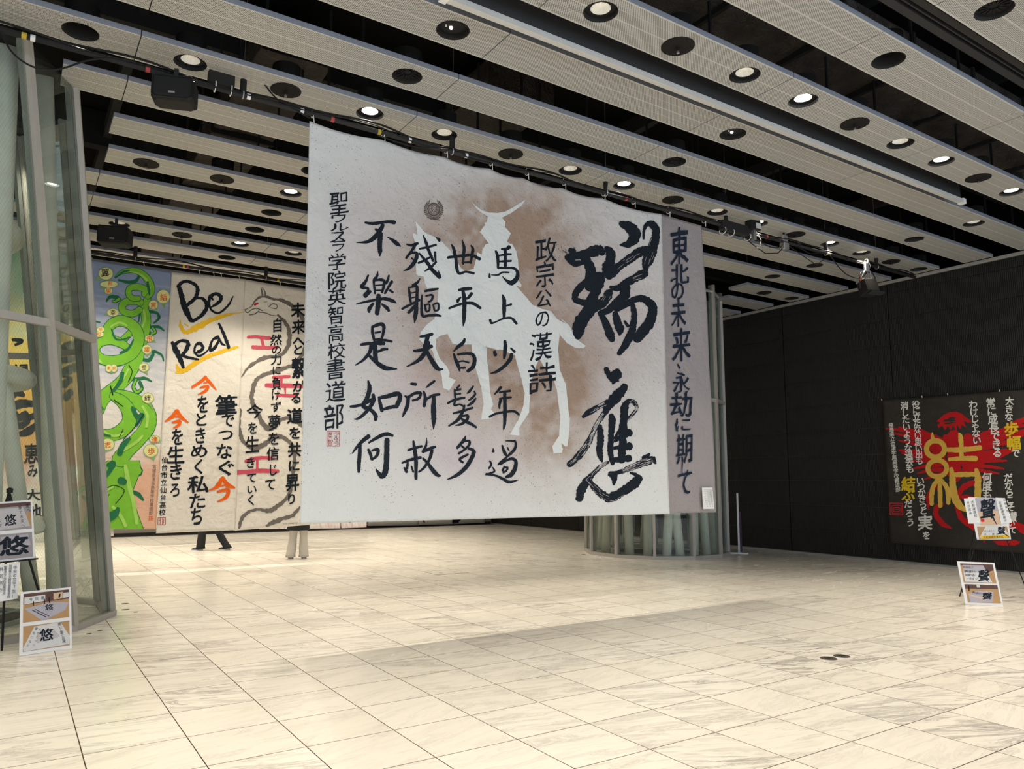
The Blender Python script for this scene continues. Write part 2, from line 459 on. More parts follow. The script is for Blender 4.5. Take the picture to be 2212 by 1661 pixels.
ROWN = {-5: 'fifth slat before the banner', -4: 'fourth slat before the banner', -3: 'third slat before the banner', -2: 'slat beside the projection screen', -1: 'slat just before the banner slat',
        0: 'slat above the banner', 1: 'first slat behind banner', 2: 'second slat behind banner', 3: 'third slat behind banner', 4: 'fourth slat behind banner', 5: 'fifth slat behind banner', 6: 'sixth slat behind banner', 7: 'seventh slat behind banner'}
ORD = ['leftmost', 'second from left', 'third from left', 'fourth from left', 'fifth from left', 'sixth from left', 'seventh from left', 'eighth from left', 'ninth from left']
KN = {'bright': ('ceiling_light', 'glaring lit downlight'), 'soft': ('ceiling_light', 'softly lit ribbed downlight'), 'plate': ('ceiling_cover', 'black cover plate with knob'), 'open': ('ceiling_recess', 'empty black opening'), 'sensor': ('ceiling_sensor', 'round black sensor with pale lens'), 'slots': ('ceiling_speaker', 'slotted round black grille')}
CAT = {'bright': 'light', 'soft': 'light', 'plate': 'cover', 'open': 'recess', 'sensor': 'sensor', 'slots': 'grille'}
GRP = {'bright': 'downlights in the ceiling slats', 'soft': 'downlights in the ceiling slats', 'plate': 'cover plates on the ceiling slats', 'open': 'empty openings in the ceiling slats', 'sensor': 'ceiling sensors', 'slots': 'ceiling grilles'}
rank = {}
for (k, n), kind in sorted(OBS.items()):
    u, v = proj((fx(n), ky(k), SZ))
    if not (-25 < u < 2240 and -15 < v): continue
    i = rank.get((k, kind), 0); rank[(k, kind)] = i+1
    nm, txt = KN[kind]
    t = empty(nm, (fx(n), ky(k), SZ))
    tot = sum(1 for (kk, nn), kd in OBS.items() if kk == k and kd == kind)
    where = 'in the ' if kind != 'plate' else 'on the '
    tag(t, f"{txt} {where}{ROWN[k]}" + (f", {ORD[i]}" if tot > 1 else ''), CAT[kind], GRP[kind])
    link('housing', proto['can'], parent=t, smooth=True)
    if kind in ('bright', 'soft'):
        link('trim_ring', proto['ring'], parent=t); r_ = link('reflector', proto['refl'], parent=t)
        link('lamp', proto['lamp_'+kind], parent=t)
    if kind == 'plate':
        link('plate', proto['plate'], parent=t); s_ = link('stem', proto['stem'], parent=t); link('knob', proto['knob'], parent=s_)
    if kind == 'sensor':
        link('sensor_body', proto['sensor'], parent=t); link('lens', proto['lens'], parent=t); link('indicator', proto['lens2'], parent=t)
    if kind == 'slots': link('grille', proto['slots'], parent=t)
def spot(x, y, e, tilt=0., size=104, z=SZ-.02):
    l = bpy.data.lights.new('downlight', 'SPOT'); l.energy = e; l.color = SPOT_COL; l.spot_size = math.radians(size); l.spot_blend = .75; l.shadow_soft_size = .05
    o = bpy.data.objects.new('downlight', l); COL.objects.link(o); o.location = (x, y, z); o.rotation_euler = (-math.radians(tilt), 0, 0)
for k in range(-9, 18, 3):
    for n in range(-6, 16):
        if n % 3 == 2 or (k, n) == (3, 1): continue
        x = fx(n)
        if (x-12.75)**2+(ky(k)-13.2)**2 < 1.7**2: continue
        if k in (3, 6) and 11 < x < 13.2: continue
        if x > 14.2 and not (n == 15 and k == -3): continue
        if k >= 3 and x > 9.4: spot(x, ky(k), SPOT_W*.42)
        elif k == 0 and x > 10: spot(x, ky(k), SPOT_W, 22, 88)
        elif k == 0 and -.5 < x: spot(x, ky(k), SPOT_W*.85, 36, 60)   # tilted off the pole and the banner
        elif k >= 3 and not (k == 3 and 2 < x < 9.3): spot(x, ky(k), SPOT_W*1.5)
        elif k <= -6: spot(x, ky(k), SPOT_W*.62)
        elif x > 9.4 and k < 0: spot(x, ky(k), SPOT_W*.85)
        elif k == 3 and 2 < x < 9.3: spot(x, ky(k), SPOT_W*2.4, 30, 70)     # tilted towards the street side
        elif x > 14.2: spot(x, ky(k), SPOT_W*.5)
        else: spot(x, ky(k), SPOT_W)
# ---- ducts
def duct(name, lo, hi, label, bands):
    m = MB(); nx = max(2, int((hi[0]-lo[0])/.18)); ny = max(2, int((hi[1]-lo[1])/.18)); 
    def P(x, y, z): 
        w_ = noise.noise(Vector((x*2.1, y*2.1, z*3)))*.05; return (x, y, z+w_)
    for i in range(nx):
        for j in range(ny):
            a, b = lo[0]+(hi[0]-lo[0])*i/nx, lo[0]+(hi[0]-lo[0])*(i+1)/nx; c, d = lo[1]+(hi[1]-lo[1])*j/ny, lo[1]+(hi[1]-lo[1])*(j+1)/ny
            m.quad([P(a, c, lo[2]), P(a, d, lo[2]), P(b, d, lo[2]), P(b, c, lo[2])])
    m.box((lo[0], lo[1], lo[2]+.03), hi)
    o = m.build(name, 'duct', smooth=False); tag(o, label, 'duct')
    for q in bands:
        m = MB()
        if hi[0]-lo[0] > hi[1]-lo[1]: m.box((q, lo[1]-.03, lo[2]-.06), (q+.05, hi[1]+.03, hi[2]+.02))
        else: m.box((lo[0]-.03, q, lo[2]-.06), (hi[0]+.03, q+.05, hi[2]+.02))
        m.build('duct_band', 'black_matte', o)
duct('ventilation_duct', (2.15, 8.7, 6.75), (3.0, 18.5, 7.2), 'crumpled dark wrapped duct running away above the left slats', [11.2, 13.7, 16.2])
duct('ventilation_duct', (3.5, 4.45, 6.55), (14.5, 5.36, 6.95), 'wide crumpled dark wrapped duct above the slats at top right', [4.4, 5.8, 7.2, 8.6, 10.0, 11.4, 12.8])
duct('ventilation_duct', (5.0, 8.2, 6.9), (6.1, 13.0, 7.3), 'short crumpled dark duct above the middle slats behind the big banner', [9.4, 11.6])
# ---- projection screen, partly lowered between two slats
t = tag(empty('projection_screen', (7.3, 5.44, 5.83)), 'long black projection screen with white bottom bar between two slats', 'screen')
m = MB(); m.box((-4.4, -.006, .02), (4.3, .006, 1.12)); m.build('screen_cloth', 'screen_black', t)
m = MB(); m.box((-4.45, -.035, -.03), (4.36, .035, .025)); m.build('bottom_bar', 'white_metal', t)
m = MB(); m.box((4.30, -.045, -.04), (4.38, .045, .035)); m.build('bar_end_cap', 'white', t); m = MB(); m.box((-4.47, -.045, -.04), (-4.40, .045, .035)); m.build('bar_end_cap', 'white', t)
t = tag(empty('screen_rail', (9, 3.33, SZ)), 'dark grooved curtain rail beside the slat at top right', 'rail')
for y0, y1, nm in ((-.07, .0, 'rail_strip'), (.03, .045, 'rail_strip'), (.08, .16, 'rail_strip')):
    m = MB(); m.box((-5, y0, .06), (6.2, y1, .14)); m.build(nm, 'darkgrey', t)

# ================================================================== GLAZED TUBES
def tube_shaft(name, label, c, rad, lean, H, rot, ztr, pipes, rings, floorhole, transoms_dark=False, pr=.1):
    root = tag(empty(name, (0, 0, 0)), label, 'glass shaft')
    N = 12
    def corner(i, z, r=rad):
        t = rot+2*math.pi*i/N; s = z/H
        return Vector((c[0]+r*math.cos(t)+lean[0]*s, c[1]+r*math.sin(t)+lean[1]*s, z))
    ctr = lambda z: Vector((c[0]+lean[0]*z/H, c[1]+lean[1]*z/H, z))
    # base kerb
    m = MB()
    for i in range(N):
        a, b = corner(i, 0, rad+.05), corner(i+1, 0, rad+.05); a2, b2 = corner(i, 0, rad-.07), corner(i+1, 0, rad-.07)
        up = Vector((0, 0, .07))
        m.quad([a, b, b+up, a+up]); m.quad([b2, a2, a2+up, b2+up]); m.quad([a+up, b+up, b2+up, a2+up])
    m.build('base_kerb', 'frame', root)
    m = MB()
    for i in range(N):
        for z in ztr:
            a, b = corner(i, z), corner(i+1, z); u = (b-a).normalized(); o = Vector((u.y, -u.x, 0))
            for s_ in (0,):
                p = [a-o*.035, a+o*.045, b+o*.045, b-o*.035]; up = Vector((0, 0, .075))
                m.quad([q for q in p]); m.quad([q+up for q in p][::-1])
                for k in range(4): m.quad([p[k], p[(k+1) % 4], p[(k+1) % 4]+up, p[k]+up])
    m.build('transom', 'frame', root)
    for i in range(N):
        m = MB(); a, b = corner(i, .06), corner(i, H); e = (b-a).normalized()
        rd = (corner(i, 0)-ctr(0)).normalized(); tg = Vector((-rd.y, rd.x, 0))
        def strip(o0, o1, w0, w1, mi):
            lo = [a+rd*o0+tg*w0, a+rd*o1+tg*w0, a+rd*o1+tg*w1, a+rd*o0+tg*w1]; hi = [q+(b-a) for q in lo]
            for k in range(4): m.quad([lo[k], lo[(k+1) % 4], hi[(k+1) % 4], hi[k]], mi)
            m.quad(hi, mi)
        strip(-.03, .045, -.030, .030, 0)
        strip(-.095, -.035, -.024, .024, 1)
        m.build('mullion', ['frame', 'frame_dark'], root)
    # panes
    zz = [.07]+[z+.04 for z in ztr]+[H]
    for i in range(N):
        for z0, z1 in zip(zz, zz[1:]):
            a, b, a2, b2 = corner(i, z0), corner(i+1, z0), corner(i, z1), corner(i+1, z1)
            me = bpy.data.meshes.new('pane'); me.from_pydata([a, b, b2, a2], [], [(0, 1, 2, 3)])
            uvl = me.uv_layers.new(name='uv'); wd = (b-a).length
            for li, uv in zip(range(4), ((0, z0), (wd, z0), (wd, z1), (0, z1))): uvl.data[li].uv = uv
            link('glass_pane', me, 'glass', root)
    # inner steel tubes
    for th0, tw, r0, r1 in pipes:
        if isinstance(th0, tuple):
            m = MB(); a_, b_ = Vector(th0), Vector(tw); pts = [a_, b_]; m.tube([a_.lerp(b_, q/6) for q in range(7)], r0, 16); m.build('steel_tube', 'pipe', root, smooth=True)
            m = MB(); m.lathe([(r0+.05, .0), (r0+.05, .025), (r0, .03)], 16, (a_.x, a_.y, .001)); m.build('foot_flange', 'pipe', root); continue
        m = MB(); pts = []
        for s in range(9):
            z = (-.0 if s == 0 else s/8*H); th = math.radians(th0+tw*s/8); 
            # straight member between two points on the ring
            a = Vector((math.cos(math.radians(th0)), math.sin(math.radians(th0)), 0))*r0; b = Vector((math.cos(math.radians(th0+tw)), math.sin(math.radians(th0+tw)), 0))*r1
            p = a.lerp(b, s/8); q = ctr(z); pts.append((q.x+p.x, q.y+p.y, z))
        m.tube(pts, pr, 14, cap=True); m.build('steel_tube', 'pipe', root, smooth=True)
        m = MB(); m.lathe([(pr+.05, .0), (pr+.05, .025), (pr, .03)], 16, (pts[0][0], pts[0][1], .001)); 
        m.build('foot_flange', 'pipe', root)
    for z, r in rings:
        q = ctr(z); m = MB(); m.tube([(q.x+r*math.cos(2*math.pi*k/36), q.y+r*math.sin(2*math.pi*k/36), z) for k in range(36)], pr*.85, 12, closed=True)
        m.build('ring_tube', 'pipe', root, smooth=True)
    # opening in the slab inside: black floor with a grey rim
    m = MB(); m.disc(floorhole, .012, 32, (c[0], c[1], 0), up=True); m.build('shaft_opening', 'black_matte', root)
    m = MB(); m.lathe([(floorhole+.05, .002), (floorhole+.05, .05), (floorhole, .05), (floorhole, .012)], 40, (c[0], c[1], 0)); m.build('opening_rim', 'frame_dark', root)
    m = MB(); m.tube([(c[0]+(floorhole+.02)*math.cos(2*math.pi*k/36), c[1]+(floorhole+.02)*math.sin(2*math.pi*k/36), .16) for k in range(36)], .012, 6, closed=True)
    for k in range(0, 36, 6): m.tube([(c[0]+(floorhole+.02)*math.cos(2*math.pi*k/36), c[1]+(floorhole+.02)*math.sin(2*math.pi*k/36), z) for z in (.05, .16)], .01, 6)
    m.build('guard_rail', 'frame_dark', root)
    return root, corner
rt, rc = tube_shaft('glass_shaft', 'twelve sided glass shaft with slanting tubes behind the right end of the big banner', (12.72, 13.2), 1.62, (0, 0), 6.1, math.radians(15), [3.41],
    [(200, -14, 1.28, 1.15), (218, 6, 1.28, 1.15), (236, 22, 1.28, 1.2), (250, -22, 1.28, 1.2), (266, 10, 1.28, 1.2), (285, -16, 1.28, 1.2), (303, 8, 1.28, 1.2), (318, -10, 1.28, 1.2), (20, 24, 1.28, 1.1), (60, -26, 1.28, 1.1), (95, 24, 1.28, 1.1), (130, -22, 1.28, 1.1), (165, 18, 1.28, 1.1)], [(4.7, 1.2)], .95)
m = MB()
for i in range(12):
    a, b = rc(i, 5.95), rc(i+1, 5.95); m.tube([a, b], .035, 6)
m.build('top_frame', 'frame', rt)
m = MB()    # thin white strip fixed to the right mullion
t_ = rc(10, 0); m.tube([(14.30, 12.55, .1), (14.30, 12.55, 5.6)], .012, 6); 
for z in [x*.28+.3 for x in range(19)]: m.box((14.27, 12.50, z), (14.34, 12.60, z+.015))
m.build('hanging_chain', 'steel', rt)
tube_shaft('glass_shaft', 'leaning glass shaft with thick pale tubes at the left edge', (-.59, 11.165), 1.835, (-.88, -1.55), 5.9, math.radians(-14), [3.22],
    [((.63, 10.98, 0), (.0, 9.08, 5.9), .11, 0), ((-.094, 10.21, 0), (-.32, 8.62, 5.9), .12, 0), ((.40, 11.25, 0), (-.72, 9.3, 5.9), .09, 0), (-105, -14, 1.3, 1.3), (-130, 18, 1.3, 1.3), (85, 15, 1.3, 1.3), (120, -15, 1.3, 1.3), (160, 12, 1.3, 1.3), (200, -12, 1.3, 1.3)], [(1.12, 1.12), (2.80, 1.12), (4.35, 1.12)], .9, pr=.115)
# ================================================================== PRINT AND BRUSH WORK ON REAL PLANES
ZR = {'A': (660, 400, 4.745), 'B': (660, 740, 4.1525), 'C': (950, 420, 5.537), 'D': (940, 700, 4.614), 'E': (1200, 460, 4.614), 'F': (1200, 760, 4.614),
      'G': (340, 580, 5.191), 'H': (320, 880, 4.608), 'J': (0, 540, 3.61), 'K': (0, 1000, 3.69), 'M': (1880, 850, 4.747), 'N': (2000, 1050, 5.934), 'P': (0, 0, 1.)}
_fc = bpy.data.curves.new('lettering', 'FONT'); _fo = bpy.data.objects.new('lettering', _fc); COL.objects.link(_fo); _fc.resolution_u = 4
_dg = bpy.context.evaluated_depsgraph_get(); _gc = {}
def glyph(ch, off=0.):
    key = (ch, off)
    if key not in _gc:
        _fc.body = ch; _fc.offset = off; _dg.update()
        e = _fo.evaluated_get(_dg); me = e.to_mesh()
        vs = [(v.co.x, v.co.y) for v in me.vertices]; fs = [tuple(p.vertices) for p in me.polygons]
        e.to_mesh_clear(); _gc[key] = (vs, fs)
    return _gc[key]
def catmull(pts, n=6):
    out = []
    if len(pts) < 3:
        a, b = pts[0], pts[-1]
        return [tuple(a[i]+(b[i]-a[i])*k/n for i in range(len(a))) for k in range(n+1)]
    P_ = [pts[0]]+list(pts)+[pts[-1]]
    for i in range(1, len(P_)-2):
        p0, p1, p2, p3 = P_[i-1:i+3]
        for k in range(n):
            t = k/n
            out.append(tuple(.5*((2*p1[j])+(-p0[j]+p2[j])*t+(2*p0[j]-5*p1[j]+4*p2[j]-p3[j])*t*t+(-p0[j]+3*p1[j]-3*p2[j]+p3[j])*t**3) for j in range(len(p1))))
    out.append(tuple(pts[-1])); return out
class Art:
    "collects flat shapes given in photo pixels and lays them on a real plane (point, normal), pushed out by lift"
    def __init__(s, point, normal, disp=None, origin=(0, 0, 0)):
        s.p = Vector(point); s.n = Vector(normal).normalized(); s.disp = disp; s.o = Vector(origin); s.reset()
    def reset(s): s.v = []; s.f = []; s.k = 0
    def P(s, x, y):
        d = RX*((x-1106)/FPX)+DY*((y-830.5)/FPX)+_f
        t = (s.p-CAM).dot(s.n)/d.dot(s.n); return CAM+d*t
    def add(s, vs, fs, lift=.004):
        b = len(s.v); s.k += 1
        h = lift+.000002*(s.k % 60)
        for x, y in vs:
            q = s.P(x, y); e = s.disp(q) if s.disp else 0
            s.v.append(tuple(q+s.n*(h+e)-s.o))
        s.f += [tuple(b+i for i in f) for f in fs]
    def stroke(s, z, pts, lift=.004, rough=.10, grow=0., flat=False):
        ox, oy, k = ZR[z]
        pts = [(ox+x/k, oy+y/k, max(.25, (r+grow)/k)) for x, y, r in pts]
        c = catmull(pts, 7); vs = []; n = len(c); seed = random.random()*100
        L = []; R_ = []
        for i, (x, y, r) in enumerate(c):
            a = c[max(0, i-1)]; b = c[min(n-1, i+1)]; dx, dy = b[0]-a[0], b[1]-a[1]; l = math.hypot(dx, dy) or 1
            nx, ny = -dy/l, dx/l; r = max(.2, r)
            j1 = 1+rough*(random.random()-.5)*2; j2 = 1+rough*(random.random()-.5)*2
            L.append((x+nx*r*j1, y+ny*r*j1)); R_.append((x-nx*r*j2, y-ny*r*j2))
        vs = L+R_; fs = [(i, i+1, n+i+1, n+i) for i in range(n-1)]
        for e, i in ((0, 0), (1, n-1)):   # rounded ends
            x, y, r = c[i]; j = 1 if e == 0 else n-2
            dx, dy = x-c[j][0], y-c[j][1]; l = math.hypot(dx, dy) or 1; dx /= l; dy /= l
            b = len(vs); m = 5
            if flat: continue
            for q in range(m+1):
                t = -math.pi/2+math.pi*q/m; rr = r*(1+rough*(random.random()-.5))
                vs.append((x+(dx*math.cos(t)*.8-dy*math.sin(t))*rr, y+(dy*math.cos(t)*.8+dx*math.sin(t))*rr))
            fs.append(tuple(range(b, b+m+1)))
        s.add(vs, fs, lift)
    def strokes(s, z, text, **k):
        for part in text.split(';'):
            pts = [tuple(float(q) for q in p.split(',')) for p in part.split()]
            if len(pts) == 1: pts.append((pts[0][0]+.5, pts[0][1]+.5, pts[0][2]))
            if pts: s.stroke(z, pts, **k)
    def poly(s, z, pts, lift=.003, cuts=0):
        ox, oy, k = ZR[z]; P_ = [(ox+x/k, oy+y/k) for x, y in pts]
        tri = tessellate_polygon([[Vector((x, y, 0)) for x, y in P_]])
        if cuts:
            bm = bmesh.new(); bv = [bm.verts.new((x, y, 0)) for x, y in P_]
            for t_ in tri:
                try: bm.faces.new([bv[i] for i in t_])
                except ValueError: pass
            for _ in range(6):
                le = [e for e in bm.edges if e.calc_length() > cuts]
                if not le: break
                bmesh.ops.subdivide_edges(bm, edges=le, cuts=1)
            bmesh.ops.triangulate(bm, faces=bm.faces); bm.verts.index_update()
            s.add([(v.co.x, v.co.y) for v in bm.verts], [tuple(v.index for v in f.verts) for f in bm.faces], lift); bm.free()
        else: s.add(P_, [tuple(t_) for t_ in tri], lift)
    def ell(s, z, cx, cy, rx, ry, w, lift=.004, n=28, rough=.05):
        pts = [(cx+rx*math.cos(2*math.pi*i/n), cy+ry*math.sin(2*math.pi*i/n), w) for i in range(n+1)]
        s.stroke(z, pts, lift, rough)
    def disc(s, z, cx, cy, rx, ry, lift=.004, n=20):
        s.poly(z, [(cx+rx*math.cos(2*math.pi*i/n), cy+ry*math.sin(2*math.pi*i/n)) for i in range(n)], lift)
    def glyph_box(s, z, ch, x0, y0, x1, y1, lift=.004, off=.014, slant=.0, wob=.010):
        "fit the glyph's own outline into the box (photo pixels of zone z)"
        ox, oy, k = ZR[z]; vs, fs = glyph(ch)
        if not vs: return
        if off > .006:
            for q in range(6): s._gb(z, vs, fs, x0, y0, x1, y1, lift, slant, wob, off*.75*math.cos(q*1.047), off*.75*math.sin(q*1.047))
        else: s._gb(z, vs, fs, x0, y0, x1, y1, lift, slant, wob, 0, 0)
    def _gb(s, z, vs, fs, x0, y0, x1, y1, lift, slant, wob, du, dv):
        ox, oy, k = ZR[z]
        gx0 = min(a for a, b in vs); gx1 = max(a for a, b in vs); gy0 = min(b for a, b in vs); gy1 = max(b for a, b in vs)
        o = []; sd = x0*.37+y0*.11; rn = random.Random(int(x0+y0))
        for a, b in vs:
            u = (a-gx0)/(gx1-gx0 or 1); v = (b-gy0)/(gy1-gy0 or 1)
            u += wob*2*noise.noise(Vector((u*5+sd, v*5, 1)))+.02*(rn.random()-.5)+du
            v += wob*2*noise.noise(Vector((u*5, v*5+sd, 4)))+slant*(u-.5)*(.9)+.02*(rn.random()-.5)+dv
            o.append((ox+(x0+(x1-x0)*u)/k, oy+(y1+(y0-y1)*v)/k))
        s.add(o, fs, lift)
    def cell(s, z, ch, cx, cy, w, h=None, lift=.004, off=.012, slant=.06, shx=0):
        ox, oy, k = ZR[z]; h = h or w; vs, fs = glyph(ch); sd = cx*.31+cy*.17
        if off > .006 and shx != -99:
            for q in range(5 if w/k > 12 else 3):
                o = off*.8; n_ = 5 if w/k > 12 else 3; t = q*6.283/n_+.5; s._cell(vs, fs, ox+(cx+w*o*math.cos(t))/k, oy+(cy+h*o*math.sin(t))/k, w/k, h/k, lift, slant, sd)
        else: s._cell(vs, fs, ox+cx/k, oy+cy/k, w/k, h/k, lift, slant, sd)
    def _cell(s, vs, fs, cx, cy, w, h, lift, slant, sd):
        o = []; shx = 0; ox = oy = 0; k = 1
        for a, b in vs:
            u, v = a-.5, b-.38
            v2 = v+slant*u+.02*noise.noise(Vector((u*6+sd, v*6, 3))); u2 = u+.02*noise.noise(Vector((u*6, v*6+sd, 8)))
            o.append((ox+(cx+w*u2+shx*v)/k, oy+(cy-h*v2)/k))
        s.add(o, fs, lift)
    def col(s, z, text, x0, y0, x1, y1, w, h=None, **k):
        n = len(text)
        for i, ch in enumerate(text):
            t = i/max(1, n-1); s.cell(z, ch, x0+(x1-x0)*t, y0+(y1-y0)*t, w, h, **k)
    def build(s, name, mat, parent, label=None):
        if not s.v: return
        me = bpy.data.meshes.new(name); me.from_pydata(s.v, [], s.f); me.update()
        o = link(name, me, mat, parent)
        if label: o['label'] = label
        s.reset(); return o

def paper_mat(name, col=None, crinkle=.5, speck=0., rough=.85):
    "paper; colour from the painted vertex colours when col is None"
    t = NT(name); p = t.pos()
    if col is None:
        a = t.new('ShaderNodeVertexColor', layer_name='paint'); c = a.outputs[0]; den = a.outputs[1]
    else:
        c = (*col, 1); den = None
    big = t.noise(p, 1.6, 5, .6).outputs[0]
    c = t.mix(t.math('MULTIPLY', big, .12), c, (.42, .38, .34, 1))
    if speck:
        for sc_, rad, colr in ((38., .22, (.10, .055, .04, 1)), (85., .26, (.16, .09, .07, 1))):
            vo = t.new('ShaderNodeTexVoronoi'); t.put(vo.inputs['Vector'], p); vo.inputs['Scale'].default_value = sc_
            sp = t.new('ShaderNodeSeparateColor'); t.put(sp.inputs[0], vo.outputs['Color'])
            thr = t.math('MULTIPLY', sp.outputs[0], rad)
            m_ = t.math('LESS_THAN', vo.outputs['Distance'], thr)
            m_ = t.math('MULTIPLY', m_, t.math('LESS_THAN', sp.outputs[1], t.math('ADD', t.math('MULTIPLY', den, 1.1) if den else .2, .04)))
            c = t.mix(t.math('MULTIPLY', m_, .85), c, colr)
    t.set(c, rough, 0, .25)
    n1 = t.noise(p, 3.2, 4, .5, .35).outputs[0]
    rg = t.math('ABSOLUTE', t.math('SUBTRACT', n1, .5))
    n2 = t.noise(p, 1.3, 4, .5, .6).outputs[0]
    n3 = t.math('ABSOLUTE', t.math('SUBTRACT', t.noise(p, 9.0, 3, .5, .2).outputs[0], .5))
    t.bump(t.math('ADD', t.math('ADD', t.math('MULTIPLY', rg, 1.4), t.math('MULTIPLY', n3, .45)), t.math('MULTIPLY', n2, 1.5)), crinkle, .05)
    return t.m
def folds(a1, a2, seed, ztop):
    def f(q):
        u = q.x+q.y; k = max(0, min(1, (ztop-q.z)/4.5))
        return a1*math.sin(u*2.1+seed+.5*math.sin(q.z*.9))*(.25+.75*k)+a2*noise.noise(Vector((u*1.1+seed, q.z*.8, seed)))
    return f
def sheet(name, art, quad, mat, parent, nx, ny, paint=None, top=None, thick=None, label=None):
    "hanging sheet from its four photo corners (tl, tr, br, bl) on the art plane; top = list of scallop drops"
    tl, tr, br, bl = quad; vs = []; cols = []
    for j in range(ny+1):
        for i in range(nx+1):
            u, v = i/nx, j/ny
            a = (tl[0]+(tr[0]-tl[0])*u, tl[1]+(tr[1]-tl[1])*u); b = (bl[0]+(br[0]-bl[0])*u, bl[1]+(br[1]-bl[1])*u)
            if top:
                e = top(u); a = (a[0], a[1]+e)
            x, y = a[0]+(b[0]-a[0])*v, a[1]+(b[1]-a[1])*v
            q = art.P(x, y); q2 = q+art.n*(art.disp(q) if art.disp else 0)-art.o
            vs.append(tuple(q2)); cols.append(paint(x, y) if paint else (1, 1, 1, 1))
    fs = [(j*(nx+1)+i, (j+1)*(nx+1)+i, (j+1)*(nx+1)+i+1, j*(nx+1)+i+1) for j in range(ny) for i in range(nx)]
    # back side two millimetres behind
    n = len(vs); back = [tuple(Vector(v)-art.n*.002) for v in vs]
    bf = [tuple(n+k for k in f[::-1]) for f in fs]
    rim = [j*(nx+1) for j in range(ny+1)]+[ny*(nx+1)+i for i in range(1, nx+1)]+[j*(nx+1)+nx for j in range(ny-1, -1, -1)]+[i for i in range(nx-1, 0, -1)]
    rf = [(rim[k], rim[(k+1) % len(rim)], n+rim[(k+1) % len(rim)], n+rim[k])[::-1] for k in range(len(rim))]
    me = bpy.data.meshes.new(name); me.from_pydata(vs+back, [], fs+bf+rf)
    ca = me.color_attributes.new('paint', 'FLOAT_COLOR', 'POINT')
    for k, c in enumerate(cols+cols): ca.data[k].color = c
    me.update(); o = link(name, me, mat, parent, smooth=True)
    if label: o['label'] = label
    return o
def gs(x, y, cx, cy, rx, ry=None):
    ry = ry or rx; return math.exp(-(((x-cx)/rx)**2+((y-cy)/ry)**2))
def mixc(a, b, t):
    t = max(0, min(1, t)); return tuple(p+(q-p)*t for p, q in zip(a, b))

INK = {}
for nm, c in (('gold', (.78, .50, .09)), ('red_paint', (.56, .014, .018)), ('bright_red', (.60, .03, .04)), ('orange', (.80, .13, .01)), ('yellow_paint', (.80, .50, .03)), ('white_paint2', (.93, .91, .84)),
              ('lemon', (.85, .60, .03)), ('grey_wash', (.17, .155, .14)), ('pink', (.62, .09, .14)), ('green', (.20, .52, .045)), ('light_green', (.36, .66, .13)), ('dark_green', (.02, .16, .07)), ('leaf', (.72, .72, .34)),
              ('seal_red', (.42, .06, .05)), ('brown_ink', (.13, .10, .085)), ('soft_green', (.22, .42, .16))):
    M[nm] = simple(nm, c, .8, var=.16, sc_=9, spec=.2)

# ------------------------------------------------------------------ the big hanging banner
YB = 8.0
root = tag(empty('hanging_banner', (5.6, YB, 5.6)), 'huge wrinkled white paper calligraphy banner with pale rider on horse, hung in the middle', 'banner')
O = (5.6, YB, 5.6)
disp_main = folds(.012, .03, 1.3, 5.6)
art = Art((0, YB, 0), (0, -1, 0), disp_main, O)
PAPER = (.75, .785, .785)
def paint_main(x, y):
    m = min(1, 1.15*gs(x, y, 1040, 700, 330, 330)+.5*gs(x, y, 1330, 700, 180, 240)+.35*gs(x, y, 800, 470, 120, 140))
    c = mixc(PAPER, (.57, .51, .50), m)
    b = .95*gs(x, y, 1130, 500, 120, 110)+.6*gs(x, y, 985, 520, 80, 90)+.45*gs(x, y, 900, 620, 60, 90)+.75*gs(x, y, 1170, 840, 90, 160)+.55*gs(x, y, 1250, 790, 50, 80)+.5*gs(x, y, 960, 780, 80, 100)+.6*gs(x, y, 1090, 760, 90, 120)+.4*gs(x, y, 1215, 930, 50, 90)+.3*gs(x, y, 1040, 470, 60, 40)+.35*gs(x, y, 1190, 650, 60, 90)
    b *= 1+.9*noise.noise(Vector((x*.018, y*.018, 5)))+.5*noise.noise(Vector((x*.06, y*.06, 9)))
    c = mixc(c, (.335, .225, .155), min(.9, b*.95))
    c = mixc(c, (.50, .40, .48), .45*gs(x, y, 1000, 990, 90, 50)+.3*gs(x, y, 900, 860, 70, 50))
    return (*c, min(1, .12+b*.9+m*.35))
M['paper_main'] = paper_mat('painted_paper', None, .7, 1)
M['paper_plain'] = paper_mat('plain_paper', PAPER, .7)
M['paper_side'] = simple('bare_paper', (.62, .59, .58), .85, spec=.1)
def sag(hooks, amp):
    def f(u):
        for a, b in zip(hooks, hooks[1:]):
            if a <= u <= b: return amp*math.sin(math.pi*(u-a)/(b-a))
        return 0
    return f
hk = [(x-670)/(1428-670) for x in (670, 825, 960, 1057, 1130, 1215, 1300, 1428)]
sheet('paper', art, ((669, 261), (1428, 463), (1448, 1110), (648, 1131)), 'paper_main', root, 160, 130, paint_main, sag(hk, 6))
art2 = Art((0, YB+.012, 0), (0, -1, 0), disp_main, O)
def paint_side(x, y):
    return (*mixc((.31, .28, .29), (.42, .385, .39), gs(x, y, 1490, 800, 60, 400)*.3), .18)
s_ = sheet('side_paper', art2, ((1424, 462), (1517, 487), (1549, 1107), (1442, 1109)), 'paper_main', root, 30, 110, paint_side, label='narrow mauve grey paper strip along the right edge')
